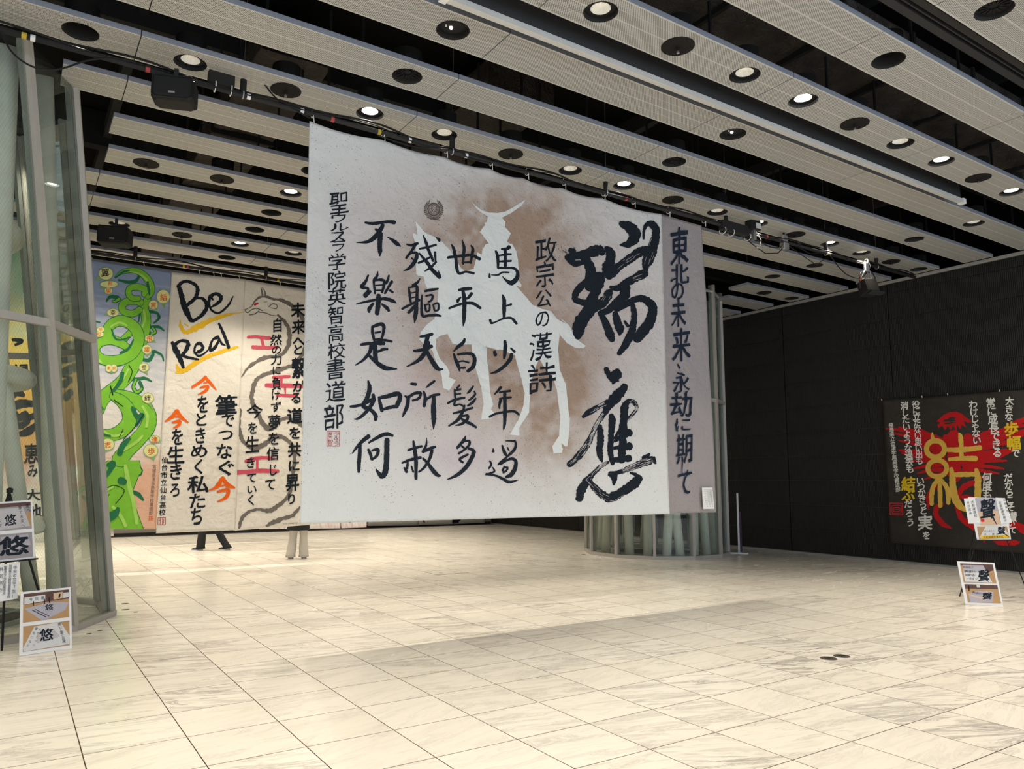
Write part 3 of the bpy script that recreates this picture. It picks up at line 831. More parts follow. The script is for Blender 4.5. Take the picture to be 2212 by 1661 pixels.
# silhouette left unsprayed
def zz(z, pts):
    ox, oy, k = ZR[z]; return [(ox+x/k, oy+y/k) for x, y in pts]
H_ = zz('C', [(385, 95), (430, 140), (510, 195), (600, 217), (700, 220), (790, 200), (900, 140), (1030, 62), (970, 140), (850, 222), (745, 278), (785, 320), (780, 390), (852, 465), (790, 582), (865, 590), (915, 690), (935, 790), (942, 940), (915, 1000), (975, 1080), (960, 1110), (905, 1085), (940, 1130), (1020, 1215), (1110, 1320), (1230, 1370), (1330, 1400), (1400, 1490), (1500, 1540)])
H_ += zz('E', [(30, 1045), (80, 1075), (135, 1125), (190, 1225), (240, 1280), (303, 1325), (270, 1345), (190, 1338), (110, 1290), (40, 1215)])
H_ += zz('D', [(1232, 280), (1250, 460), (1305, 600), (1325, 850), (1340, 940), (1330, 1100), (1310, 1217), (1285, 1210), (1255, 1190), (1270, 1245), (1255, 1282), (1180, 1282), (1175, 1210), (1235, 1110), (1245, 900), (1215, 650), (1180, 540), (1090, 420), (1045, 345), (1010, 440), (965, 560), (960, 650), (945, 800), (940, 880), (880, 970), (838, 1040), (842, 1112), (750, 1092), (830, 960), (885, 800), (895, 680), (860, 530), (790, 310), (640, 260), (510, 235), (525, 400), (535, 530), (545, 680), (575, 800), (550, 850), (585, 882), (550, 940), (456, 945), (480, 800), (450, 620), (410, 480), (365, 300), (355, 205), (240, 210), (165, 190), (115, 100), (30, 130), (0, 155), (0, 240), (45, 350), (110, 420), (138, 490), (135, 530), (200, 562), (130, 660), (75, 625), (65, 540), (40, 450), (0, 370)])
H_ += zz('A', [(1290, 1690), (1215, 1640), (1160, 1580), (1180, 1500), (1240, 1430), (1310, 1370), (1345, 1200), (1350, 1060), (1240, 1062), (1215, 990), (1200, 940), (1150, 935), (1128, 910), (1125, 830), (1120, 720), (1125, 620), (1105, 560), (1095, 495), (1140, 512), (1130, 430), (1125, 378), (1200, 470), (1240, 500), (1310, 530), (1400, 590), (1480, 680), (1530, 760), (1590, 850), (1640, 880), (1720, 850), (1750, 720), (1755, 690), (1800, 712), (1812, 620)])
H_ += zz('C', [(515, 650), (540, 600), (578, 585), (475, 450), (537, 380), (530, 345), (558, 330), (568, 262), (500, 225), (435, 165)])
def smooth_ring(P_, n=3):
    o = []; N = len(P_)
    for i in range(N):
        p0, p1, p2, p3 = P_[i-1], P_[i], P_[(i+1) % N], P_[(i+2) % N]
        for k in range(n):
            t = k/n; o.append(tuple(p1[j]+.5*t*((p2[j]-p0[j])*.8*(1-t)**2*1.0+2*(p2[j]-p1[j])*t*(3-2*t)/max(t, 1e-6)*1.0-(p3[j]-p1[j])*.8*t*(1-t)) for j in (0, 1)) if t else p1)
    return o
art.poly('P', smooth_ring(H_), .003, cuts=22); art.build('horse_silhouette', 'paper_plain', root, 'pale silhouette of a rider with crescent crest on a horse')
# poem, brush strokes by hand
for z, d in (('A', '612,385,12 700,395,17 830,378,16 905,385,22;790,410,18 770,450,22 720,520,25 640,580,18 520,590,4;765,500,26 760,560,26 757,620,24 760,680,22 757,730,5;715,455,12 760,480,20;835,535,5 880,560,14 930,600,22 968,630,6'),
    ('A', '640,925,10 612,990,16 575,1045,20 640,1065,12 600,1130,16;735,885,5 730,930,14 700,970,16;695,975,12 700,1040,12 710,1110,12;700,980,10 760,970,14 800,985,16 795,1050,14 780,1100,12;715,1030,8 780,1025,8;715,1080,8 780,1080,8;850,925,8 840,970,14 820,1010,14;880,990,16 850,1040,14 810,1110,12;860,1080,12 890,1100,12;515,1220,4 600,1200,12 700,1180,14 800,1165,16 880,1185,20 925,1210,6;745,1130,22 742,1220,26 730,1320,22;690,1215,14 650,1270,20 650,1300,14;780,1220,10 830,1260,20 850,1290,14;660,1090,16 610,1140,20'),
    ('A', '680,1450,12 685,1520,16 700,1590,14;680,1455,14 770,1425,20 800,1460,18 790,1530,14 775,1580,12;710,1515,10 765,1505,10;700,1585,10 780,1575,12;575,1640,8 700,1615,14 800,1590,14 880,1605,12'),
    ('B', '495,20,12 560,10,14 700,10,16;590,20,20 570,90,16 510,160,12 440,205,5;620,30,20 620,100,22 630,160,18;640,85,10 700,60,14 730,60,12;560,110,12 620,170,18 700,225,22 760,235,16 815,238,5'),
    ('B', '555,345,8 568,410,20 545,500,20 510,570,20 570,600,16 620,650,20 620,695,14;600,470,16 600,530,18 540,620,16 470,680,12 430,688,5;395,575,10 450,570,14 520,550,14 610,500,14;650,490,8 665,550,16 680,615,14;665,495,14 740,480,20 820,460,22 845,490,22 820,560,20;690,600,12 760,580,16 820,575,16'),
    ('B', '560,840,20 520,870,18 460,930,14 410,995,4;480,920,16 478,1000,18 472,1080,18 470,1160,12;560,900,8 640,850,16 720,820,18 775,835,12;725,870,22 722,960,24 718,1060,24 710,1150,26 680,1200,24 640,1160,14 625,1135,5;555,960,12 575,1000,14 585,1050,10;590,970,10 640,960,16 635,1010,14 590,1050,10'),
    ('A', '1030,610,8 1080,620,14 1140,600,16;1120,615,14 1080,680,14 1025,750,12;1075,700,12 1130,700,16 1125,760,20 1090,820,20 1040,865,14 1000,880,4;1080,750,8 1110,780,9;1200,520,6 1225,580,14 1250,660,16 1300,780,14;1160,655,10 1240,640,13 1330,615,12;1330,540,5 1360,560,16 1365,575,13;1155,700,8 1190,740,13 1240,800,18 1290,870,20 1340,920,22 1368,945,18 1355,880,4;1320,690,13 1325,800,9;1150,800,12 1200,780,13 1290,730,10;1330,790,12 1270,850,13 1215,885,6'),
    ('A', '1165,960,5 1140,1000,14 1090,1030,12;1050,1050,8 1060,1120,14 1070,1200,12;1060,1055,8 1120,1040,14 1135,1060,16 1130,1200,18 1120,1330,22 1110,1415,5;1070,1110,7 1120,1100,7;1075,1160,7 1120,1150,7;985,1270,12 1060,1230,14 1160,1180,12;1110,1240,16 1060,1300,16 1040,1310,7;1215,1090,12 1290,1075,15 1350,1065,10;1185,1130,7 1180,1230,13 1190,1340,15 1250,1340,13 1330,1335,16 1380,1345,9;1225,1140,9 1290,1130,12 1285,1180,12 1250,1200,10;1215,1230,12 1225,1290,12;1215,1235,9 1260,1225,9 1260,1285,10 1230,1300,10;1300,1225,10 1310,1280,10;1305,1225,9 1350,1215,11 1350,1280,12 1310,1290,9'),
    ('A', '1170,1555,12 1230,1545,16 1290,1530,16;1245,1550,20 1230,1610,22 1215,1660,22'), ('B', '970,75,12 1030,70,16 1125,35,16;1090,0,22 1080,60,22 1040,130,20 980,180,14 905,215,5;1080,80,16 1120,150,20 1160,210,22 1190,240,16 1228,240,6'),
    ('B', '945,370,12 985,375,16;1155,345,10 1110,380,12 1080,405,4;890,480,9 920,490,14 980,455,14 1030,455,14 1015,500,12 960,520,10;920,490,16 910,570,18 880,640,12 868,668,4;1060,440,8 1075,500,16 1065,570,14;1070,520,9 1140,475,12 1200,465,12;1150,470,14 1148,580,22 1150,680,22 1148,775,5'),
    ('B', '965,885,10 975,960,16 985,1050,18 985,1220,14;915,965,10 980,945,13 1040,930,11;860,1080,9 940,1050,14 1030,1030,12;910,1075,10 905,1130,12;880,1125,10 900,1160,14;945,1110,8 960,1160,9;1085,855,3 1080,920,10 1050,980,14;1060,975,12 1120,950,16 1160,935,12;1130,970,16 1110,1040,14 1060,1120,12 1010,1160,8;1050,1040,10 1090,1080,14 1140,1150,20 1180,1190,16 1208,1195,6'),
    ('A', '1490,610,6 1515,660,16 1535,760,17 1545,850,17 1570,905,15 1640,890,11 1720,905,14;1600,565,5 1620,640,15 1615,720,15 1610,810,11;1690,620,7 1710,660,16 1700,720,15 1690,800,11;1450,745,13 1520,735,15 1620,725,15 1700,720,15 1780,760,16;1600,795,9 1690,790,11'),
    ('A', '1570,1075,14 1630,1065,17 1695,1060,17;1610,1080,18 1625,1170,22 1625,1290,22 1620,1380,18 1612,1445,5;1590,1150,7 1560,1180,16 1555,1200,12;1700,1110,16 1670,1150,16 1640,1165,9;1465,1265,12 1540,1235,13 1630,1210,13 1720,1215,17 1790,1260,14'),
    ('D', '290,150,11 270,190,18 220,230,17 180,272,7;180,300,10 200,360,17 225,420,17 240,470,7;220,305,12 300,295,13 370,305,17 390,360,20 370,430,20 320,470,17;225,380,7 270,370,9 330,385,9;240,440,9 290,435,13'),
    ('D', '240,610,9 215,640,11;190,650,7 195,700,11 200,740,11;200,660,9 250,650,11;200,700,7 250,695,9;125,790,11 190,755,13 290,735,11;200,760,11 190,810,11 240,800,9 280,820,11;375,620,9 340,670,13 315,690,7;385,670,8 395,700,10 360,740,12 330,760,7;400,740,8 370,780,15 320,815,9;180,890,9 260,870,13 370,835,11;290,810,9 270,880,16 220,960,16 135,1015,9;250,925,9 320,910,13 310,960,15 250,1000,12 200,1010,5;240,930,11 300,970,15 360,1000,15 405,1030,11'),
    ('D', '300,1115,4 280,1160,17 215,1235,13;270,1170,9 330,1165,13 335,1200,13 290,1250,11 230,1290,11;260,1215,9 290,1240,11;330,1240,13 380,1270,19 350,1350,21 290,1440,21 200,1510,17 110,1550,4;320,1300,12 240,1345,13 270,1380,11'),
    ('C', '830,630,26 790,655,16 735,655,12;665,680,14 685,740,20 690,820,17 690,880,14;780,650,20 780,760,20 780,860,18;700,735,9 780,720,15 850,715,13;700,805,11 780,800,15 850,795,13;690,880,14 780,880,14 880,885,16 925,930,20 915,1010,28 850,1060,30 790,1030,16 745,985,5;590,950,9 590,990,15;610,965,5 690,965,11 740,935,11 820,935,11'),
    ('C', '745,1205,11 765,1270,24 765,1380,23 765,1470,17;775,1340,9 850,1315,14;600,1500,15 615,1540,14 680,1520,9 760,1485,13 850,1480,15 910,1540,17 920,1555,7'),
    ('D', '695,170,15 700,240,21 690,340,13;590,275,16 600,310,18;755,240,9 795,275,13;765,300,18 750,350,20 700,410,17 620,470,15 550,492,5'),
    ('D', '655,630,15 620,670,11 590,700,7;640,680,9 750,665,13;640,745,9 700,735,11 760,730,10;655,750,15 640,800,13 640,840,9;695,690,17 695,800,19 695,900,19 690,1000,15 680,1050,7;540,925,13 600,895,11 700,875,13 790,870,13 835,900,12'),
    ('D', '575,1240,5 575,1270,15;540,1365,9 555,1400,11 530,1440,9;570,1430,7 585,1470,11 500,1500,9;505,1495,13 600,1510,11 680,1545,15 740,1575,15 835,1552,4;700,1165,5 780,1165,11 805,1190,13 790,1250,15 730,1310,13;665,1210,9 690,1280,17 710,1310,11;720,1230,7 735,1260,7;720,1320,9 660,1370,13 625,1400,9;650,1400,9 740,1345,13 800,1360,17 800,1430,21 760,1500,23 710,1525,15;690,1420,9 670,1460,13;680,1430,9 720,1430,11 710,1460,11 680,1480,11')):
    art.strokes(z, d)
art.build('poem_characters', 'ink', root)
# two giant characters
art.strokes('E', '150,370,24 185,385,28;120,440,30 250,420,38 380,385,55 430,375,48 465,400,30;140,470,25 200,505,30 275,490,22;290,440,42 340,540,45 350,640,50 345,740,52;300,690,34 220,770,32 190,850,28 240,885,28 340,905,32;330,660,35 420,640,58 430,700,52 390,800,48 350,910,55;370,930,66 300,1020,62 240,1110,66 225,1200,50 222,1240,26;380,940,46 480,880,45 530,800,38 552,770,14;500,350,20 540,400,44 540,480,45 515,560,55 532,640,32;560,600,46 620,540,38 720,470,40 820,400,44 900,370,40;870,260,8 872,180,12 900,120,20 950,115,36 990,165,36 985,260,40 955,360,50 920,450,55 893,530,36 905,580,8;645,110,26 720,140,52 775,200,58 775,260,52 720,310,36 640,320,6;545,740,14 620,750,30 700,700,36 790,650,38 860,615,45 895,610,28;690,750,48 680,820,48 600,900,38 520,970,32 440,1000,22;600,960,28 700,910,30 800,860,30 880,865,36 950,925,40 955,1000,45 920,1100,50 850,1190,52 800,1260,40;760,920,22 775,1020,28 765,1120,30 745,1200,35 700,1300,34 630,1405,18;445,1000,20 490,1080,30 540,1200,38 565,1265,26;590,1000,24 610,1080,34 638,1160,38 635,1215,10;680,1080,8 715,1130,14', rough=.13, grow=3)
art.strokes('F', '505,170,24 530,225,28 580,260,48 600,250,45 570,315,10;560,215,14 615,200,28 625,245,32;690,345,34 650,400,48 580,470,50 525,530,42 470,620,24 400,720,20 350,830,22 290,950,30 210,1050,30 130,1125,26;520,500,26 420,550,22 330,600,28 268,648,14;425,745,26 435,850,32 425,960,30 432,1040,24 450,1095,6;545,635,24 555,700,34 545,800,28 538,900,28 535,1000,28 560,1115,18;690,550,40 680,650,38 668,760,38 662,880,38 655,1000,38 650,1085,32;690,530,30 735,490,20 790,510,20 812,565,14 765,630,16 700,690,14 640,770,14 580,860,12;580,890,12 660,840,24 735,805,38;570,960,12 660,945,24 735,940,38;540,1085,18 640,1070,28 730,1060,34;510,1100,12 430,1150,18 360,1220,22 300,1290,34 250,1380,40 230,1465,34;300,1260,18 380,1350,30 470,1430,38 550,1450,44 660,1390,42 770,1320,48 825,1260,42;800,1225,16 740,1205,7;535,1215,26 575,1245,34 572,1320,10;560,1215,18 660,1190,20 760,1150,30 870,1110,36 970,1075,32 990,1100,12;940,1020,12 880,1060,22;990,1050,8 1000,1110,10', rough=.16, grow=3)
art.build('giant_characters', 'ink', root)
def dry(z, pts, n, wmax=1.6, cover=.8):
    "bristle gaps of an almost dry brush along a stroke"
    c = catmull(pts, 10)
    for _ in range(n):
        off = random.uniform(-.9, .9); i = int(random.random()*(len(c)-6)); L = random.randint(3, 9); seg = []
        for j in range(i, min(len(c), i+L)):
            a, b = c[max(0, j-1)], c[min(len(c)-1, j+1)]; dx, dy = b[0]-a[0], b[1]-a[1]; l = math.hypot(dx, dy) or 1
            seg.append((c[j][0]-dy/l*c[j][2]*off, c[j][1]+dx/l*c[j][2]*off, random.uniform(.5, wmax)))
        if len(seg) > 2: seg[0] = (*seg[0][:2], .3); seg[-1] = (*seg[-1][:2], .3); art.stroke(z, seg, lift=.0048, rough=.4)
dry('F', [(470, 620, 24), (400, 720, 20), (350, 830, 22), (290, 950, 32), (210, 1050, 32), (130, 1125, 28)], 55)
dry('F', [(510, 1100, 14), (430, 1150, 20), (360, 1220, 24), (300, 1290, 34)], 22); dry('F', [(660, 1190, 24), (760, 1150, 34), (870, 1110, 38), (970, 1075, 34)], 45)
dry('F', [(300, 1260, 20), (380, 1350, 30), (470, 1430, 38), (550, 1450, 44), (660, 1390, 44)], 12); dry('F', [(735, 490, 22), (790, 510, 20), (812, 565, 16), (765, 630, 18), (700, 690, 16)], 24, 1.8); dry('F', [(500, 510, 24), (420, 550, 20), (330, 600, 24)], 14, 1.6)
dry('E', [(560, 600, 46), (620, 540, 38), (720, 470, 40), (820, 400, 44), (900, 370, 40)], 9, 1.2); dry('E', [(985, 260, 40), (955, 360, 50), (920, 450, 55), (893, 530, 36)], 6, 1.2); dry('E', [(750, 650, 38), (860, 615, 45)], 5, 1.2); dry('E', [(480, 880, 45), (530, 800, 38)], 4, 1.2)
art.build('dry_brush_gaps', 'paper_side', root, 'pale bristle gaps in the giant characters')
for z, ch, *b in [('A', '聖', 245, 75, 440, 290), ('A', 'ウ', 265, 285, 415, 385), ('A', 'ル', 250, 395, 440, 470), ('A', 'ス', 245, 480, 412, 590), ('A', 'ラ', 275, 575, 395, 680), ('A', '学', 235, 705, 410, 870), ('A', '院', 235, 880, 410, 1065), ('A', '英', 230, 1060, 410, 1230), ('A', '智', 230, 1240, 385, 1425), ('A', '高', 230, 1430, 385, 1610),
        ('B', '校', 195, 5, 355, 145), ('B', '書', 185, 145, 345, 330), ('B', '道', 180, 350, 355, 530), ('B', '部', 160, 550, 335, 775), (0, 0),
        ('C', '政', 1150, 515, 1405, 810), ('C', '宗', 1150, 805, 1365, 1105), ('C', '公', 1145, 1135, 1340, 1350), ('C', 'の', 1145, 1400, 1305, 1585), ('D', '漢', 945, 80, 1165, 355), ('D', '詩', 935, 390, 1205, 680)]:
    if z == 0: art.build('name_column', 'ink', root); continue
    art.glyph_box(z, ch, *b, off=.010, slant=.12, wob=.028)
art.build('title_column', 'ink', root)
for z, ch, *b in [('E', '東', 1145, 155, 1330, 510), ('E', '北', 1145, 510, 1335, 705), ('E', 'の', 1155, 700, 1280, 865), ('E', '未', 1150, 860, 1300, 1135), ('E', '来', 1160, 1150, 1350, 1475), ('E', '、', 1210, 1500, 1245, 1560),
        ('F', '永', 1170, 200, 1340, 405), ('F', '劫', 1150, 400, 1360, 650), ('F', 'に', 1200, 660, 1350, 790), ('F', '期', 1210, 820, 1365, 1110), ('F', 'し', 1265, 1075, 1330, 1230), ('F', 'て', 1230, 1200, 1365, 1420)]:
    art.glyph_box(z, ch, *b, off=.013, slant=.10, wob=.028, lift=.006)
M['blue_ink'] = ink('blue_black_ink', (.012, .018, .035), (.02, .032, .055), .55)
art.build('side_column', 'blue_ink', root)
# ink splashes near the first giant character
for _ in range(60):
    a = random.random()*6.28; r = random.gauss(0, 26); x = 1222+abs(r)*-1.2*math.cos(a); y = 545+r*math.sin(a)
    art.stroke('P', [(x, y, .25), (x+random.uniform(-5, 2), y-random.uniform(0, 5), .22)], rough=0)
for _ in range(24):
    x, y = random.choice(((1352, 470), (1240, 560), (1345, 1000), (1395, 1015)))
    art.stroke('P', [(x+random.gauss(0, 9), y+random.gauss(0, 9), random.uniform(.25, .8))]*2, rough=.3)
art.build('ink_splashes', 'ink', root)
# seal and emblem
for a, b in (((190, 800), (300, 800)), ((300, 800), (297, 930)), ((297, 930), (188, 930)), ((188, 930), (190, 800))): art.stroke('B', [(*a, 2.2), (*b, 2.2)], rough=.05)
for ch, *b in (('英', 196, 806, 240, 862), ('智', 194, 868, 240, 924), ('ウ', 248, 806, 294, 836), ('ル', 250, 838, 294, 866), ('ス', 248, 868, 292, 896), ('ラ', 250, 898, 292, 924)): art.glyph_box('B', ch, *b, off=-.008)
art.build('square_seal', 'seal_red', root)
cx, cy = 1310, 252
for sgn in (-1, 1):
    for k in range(13):
        t = math.radians(100+k*11.5); rr = 88
        x, y = cx+sgn*-rr*.86*math.cos(t), cy+rr*math.sin(t)
        x = cx+sgn*math.sin(math.radians(8+k*11.5))*84; y = cy+math.cos(math.radians(8+k*11.5))*88
        dx, dy = sgn*math.sin(math.radians(8+k*11.5+48)), math.cos(math.radians(8+k*11.5+48))
        for f_, s2 in ((28, 1), (18, -1)):
            art.stroke('A', [(x, y, 1), (x+dx*f_*.5*s2, y+dy*f_*.5*s2, 6), (x+dx*f_*s2, y+dy*f_*s2, 1)], rough=.2)
art.ell('A', cx, cy, 60, 62, 8, rough=.4); art.ell('A', cx, cy, 44, 46, 3, rough=.5)
for _ in range(70):
    a = random.random()*6.28; r = 40*math.sqrt(random.random()); x, y = cx+r*math.cos(a), cy+r*math.sin(a)
    art.stroke('A', [(x, y, 2), (x+random.uniform(-8, 8), y+random.uniform(-9, 9), 2.5)], rough=.4)
art.stroke('A', [(cx-30, cy+92, 7), (cx+10, cy+96, 8), (cx+60, cy+110, 4)], rough=.3)
art.build('wreath_emblem', 'brown_ink', root, 'grey stamped wreath emblem')
# small card pinned on the strip
ac = Art((0, YB-.02, 0), (0, -1, 0), None, O)
ac.poly('P', [(1516.5, 1053), (1539, 1053), (1543, 1099), (1518.5, 1099.5)], .0); ac.build('caption_card', 'white', root, 'small white caption card')
for i in range(9):
    ac.col('P', '瑞應未来永劫書道詩馬世平白髪多'[i:]+'東', 1537-i*2.0, 1057, 1540-i*2.0, 1094-(i % 3)*5, 1.7, off=-.01, lift=.002)
ac.build('caption_print', 'darkgrey', root)

# ------------------------------------------------------------------ lighting poles
def pole(name, y, z, x0, x1, label, hangers, knots, hooks, r=.028):
    root = tag(empty(name, (x0, y, z)), label, 'pole')
    m = MB(); m.tube([(0, 0, 0), (x1-x0, 0, 0)], r, 12); m.build('main_pipe', 'darkgrey', root, smooth=True)
    m = MB(); pts = []
    n = int((x1-x0)/.12)
    for i in range(n+1): 
        x = (x1-x0)*i/n; pts.append((x, .02*math.sin(x*3), .055+.02*math.sin(x*5+1)+.02*math.sin(x*2.2)))
    m.tube(pts, .012, 6); m.build('upper_cable', 'black', root, smooth=True)
    m = MB(); pts = [(p[0], -.035, p[2]-.045+.02*math.sin(p[0]*4)) for p in pts]; m.tube(pts, .007, 5); m.build('side_cable', 'black', root, smooth=True)
    for x in hangers:
        x -= x0; m = MB(); m.lathe([(0, .02), (.03, .02), (.034, .05), (.034, .24), (.02, .29), (.006, .32)], 12, (x, 0, 0)); h = m.build('hanger', 'black', root, smooth=True)
        m = MB(); m.tube([(x, 0, .3), (x, 0, 7.2-z)], .004, 5); m.build('suspension_wire', 'steel', h)
        m = MB(); m.tube([(x+.0, -.0+.04*math.cos(a/8*6.28), .04*math.sin(a/8*6.28)) for a in range(8)], .008, 6, closed=True); m.build('clamp', 'steel', h)
    for x, c in knots:
        m = MB(); m.lathe([(r+.003, 0), (r+.003, .04)], 12); me = m.mesh('tape'); me.transform(Matrix.Translation((x-x0, 0, 0)) @ Matrix.Rotation(math.pi/2, 4, 'Y'))
        link('tape_ring', me, c, root)
    for x in hooks:
        m = MB(); x -= x0; m.tube([(x, -.0+.045*math.sin(a), .005+.05*math.cos(a)) for a in [k*.5 for k in range(0, 9)]]+[(x+.02, -.01, -.1)], .0045, 5)
        m.build('tie_cord', 'tie', root)
    return root
px_x = lambda px, y: at(px, 400, 1, y).x
def hx(pxs, y, py=None):
    out = []
    for p in pxs:
        # x on the plane y for a pixel column, at the height of the pole
        out.append(at(p, 262+(p-670)*.2665 if y < 10 else 545+(p-170)*.152, 1, y).x)
    return out
PZ = 5.725
pole('banner_pole', YB-.04, PZ, -.55, 14.9, 'long black lighting pole with cables from which the big banner hangs', hx([522, 973, 1305, 1565, 1780, 1890], YB), list(zip(hx([45, 312, 711, 812, 1000, 1345, 1650, 1780], YB), ['yellow', 'red', 'red', 'yellow', 'white', 'red', 'red', 'yellow']))+list(zip(hx([64, 530, 645, 878], YB), ['white']*4)), hx([672, 825, 960, 1057, 1135, 1215, 1300, 1365, 1440, 1517], YB))
pole('back_pole', 15.1, 5.66, -4, 7.2, 'black pole from which the back row of tall banners hangs', hx([290, 571], 15.2), list(zip(hx([392, 595, 400], 15.2), ['yellow', 'yellow', 'red'])), hx([188, 308, 427, 458, 474, 513, 601, 660], 15.2), r=.03)

# ------------------------------------------------------------------ back row: painted banners
Y2 = 15.2
def banner(label, quad, y, mat, folds_, paint=None, nx=30, ny=70, top=None):
    c = at(*quad[0], 1, y); o = (c.x, y, c.z)
    r = tag(empty('tall_banner', o), label, 'banner')
    a = Art((0, y, 0), (0, -1, 0), folds_, o)
    sheet('paper', a, quad, mat, r, nx, ny, paint, top); return r, a
M['paper_paint'] = paper_mat('painted_sheet', None, .35)
M['paper_cream'] = paper_mat('cream_sheet', (.80, .765, .70), .6)
# yellow green banner seen through the glass
def pg(x, y):
    t = (y-540)/620
    n = noise.noise(Vector((x*.03, y*.03, 2)))*.12
    t += n
    st = [(0, (.30, .52, .36)), (.12, (.52, .70, .52)), (.22, (.62, .66, .40)), (.33, (.78, .62, .16)), (.55, (.80, .48, .10)), (.66, (.74, .42, .16)), (.76, (.72, .46, .38)), (.84, (.76, .76, .70)), (1.1, (.78, .76, .72))]
    if x > 150 and t > .4: st = [(0, (.8, .7, .3)), (.45, (.82, .52, .1)), (.62, (.80, .45, .12)), (.74, (.62, .22, .12)), (.82, (.75, .72, .65)), (1.2, (.8, .78, .74))]
    for (a, c), (b, d) in zip(st, st[1:]):
        if t <= b: return (*mixc(c, d, (t-a)/(b-a)), 1)
    return (*st[-1][1], 1)
r_, a = banner('green to yellow to white banner with bold black writing, seen through the left glass shaft', ((-230, 500), (200, 556), (246, 1158), (-230, 1190)), Y2+.06, 'paper_paint', folds(.01, .02, 5, 5.6), pg, 60, 80)
for z, ch, *b in [('J', '空', 465, 110, 590, 270), ('J', '白', 480, 285, 595, 420), ('J', 'の', 490, 425, 580, 490), ('J', '地', 455, 490, 605, 605), ('J', 'に', 485, 590, 590, 640), ('J', '緑', 95, 890, 225, 1030), ('J', '恵', 190, 1510, 300, 1660), ('K', 'み', 225, 20, 300, 110), ('K', '大', 200, 210, 320, 300), ('K', '地', 200, 330, 330, 450), ('K', '道', 625, 535, 690, 590), ('K', '部', 690, 535, 745, 590), ('J', '芸', 190, 30, 270, 150), ('J', 'が', 205, 180, 275, 260), ('J', 'っ', 215, 270, 270, 330), ('J', 'て', 215, 340, 270, 400), ('J', '彩', -160, 300, 60, 700), ('J', '希', -300, 900, -60, 1300)]:
    a.glyph_box(z, ch, *b, off=.04, slant=.08, wob=.025)
a.strokes('J', '65,1180,20 120,1110,34 180,1130,20;70,1240,30 160,1200,36 250,1200,26;100,1250,26 140,1310,30 200,1280,30;80,1330,24 150,1370,30 220,1340,20;190,1320,22 280,1290,26;130,1440,14 210,1420,30 290,1360,24;500,760,30 560,740,28 590,780,20;490,850,36 560,830,40 625,790,26;500,960,40 570,920,34 610,900,20;500,1050,30 545,1010,26;510,1150,30 550,1110,28;100,700,12 170,710,16 120,740,10')
a.build('bold_writing', 'ink', r_)
for i, ch in enumerate('夢の道を描く蕾を咲かせよう'): a.cell('J', ch, 655+i*2.0, 770+i*62, 34)
a.build('thin_writing', 'brown_ink', r_)
a.ell('J', 640, 1430, 32, 40, 4); a.build('leaf_outline', 'soft_green', r_)
for q in (((835, 535), (858, 535)), ((858, 535), (856, 572)), ((856, 572), (834, 570)), ((834, 570), (835, 535)), ((840, 545), (853, 562))): a.stroke('K', [(*q[0], 2), (*q[1], 2)])
a.build('square_seal', 'orange', r_)
# beanstalk
def pb(x, y):
    t = (y-560)/580; s = noise.noise(Vector((x*.012, y*.14, 0)))*.5+noise.noise(Vector((x*.03, y*.35, 3)))*.35
    c = mixc((.25, .34, .56), (.78, .76, .72), (t-.12)/.48+s*.55)
    if t > .70: c = mixc(c, (.76, .46, .33), (t-.70)/.08+s*.6)
    return (*c, 1)
r_, a = banner('tall banner painted with a coiling green beanstalk on a blue sky', ((192, 560), (371, 588), (337, 1143), (172, 1143)), Y2, 'paper_paint', folds(.008, .012, 2, 5.6), pb, 36, 130)
a.o = Vector(a.o)
STALK = ['1140,300,20 1150,380,24 1125,450,30 1140,540,34 1125,640,38 1095,740,44 1060,840,54 1020,930,54 960,1020,48 880,1090,50 800,1160,52 765,1250,46', '1020,640,22 960,700,24 930,730,20',
         '890,1120,34 1000,1150,46 1100,1200,52 1160,1280,52 1150,1380,56 1080,1470,56 990,1560,58 930,1640,60', '740,1420,34 800,1440,40 880,1440,46 960,1400,52 1010,1330,54 1000,1250,52 950,1180,44 880,1135,30',
         '840,690,34 838,620,36 890,565,38 970,555,40 1050,605,42 1082,690,42 1045,790,42 960,850,40 860,865,38 775,840,36 742,780,34 775,725,32 860,700,34 940,725,32 1000,765,22',
         '1100,410,24 1050,395,27 980,405,26 950,445,26 975,485,24 1040,495,24 1090,465,24', '1125,350,20 1130,310,24 1080,290,24 1020,295,22 1000,335,20 1030,375,20 1080,380,20', '1150,370,14 1178,330,22 1172,270,26 1125,200,24 1050,160,19 955,172,13 898,215,3']
K_TRUNK = [(860, -20), (1110, -20), (1120, 60), (1050, 230), (1060, 300), (1100, 420), (1140, 525), (645, 530), (690, 420), (740, 250), (800, 130), (820, 40)]
for i, s__ in enumerate(STALK): a.strokes('J', s__, lift=.003+.0005*i, grow=5, rough=.03)
a.poly('K', [(x+(-6 if x < 950 else 6), y) for x, y in K_TRUNK], .003)
for d in ('740,640,10 715,600,8 730,560,5 780,565,3', '830,400,4 860,365,10 920,370,12;930,380,14 900,400,12 880,400,8', '1155,480,10 1220,490,8 1240,530,8 1200,570,4', '1140,610,8 1190,600,10 1240,600,8 1280,630,3;1190,605,10 1210,640,12 1180,655,10 1160,630,8', '1100,850,8 1160,860,12 1190,820,10 1200,790,8 1260,820,6 1275,865,3', '1020,1010,10 1080,1005,10 1130,1000,9 1180,1025,3;1060,1010,12 1040,1070,12 1070,1110,14 1105,1080,12 1090,1030,10', '925,235,6 1000,250,10 1060,240,10 1090,190,6'):
    a.strokes('J', d, lift=.003, grow=3)
a.strokes('K', '715,200,14 660,200,16 620,250,6;700,290,14 660,270,10;1030,20,24 1080,30,28 1110,70,24 1060,100,18;1050,230,10 1100,250,14 1140,295,6', lift=.003, grow=4)
a.build('stalk_outline', 'dark_green', r_)
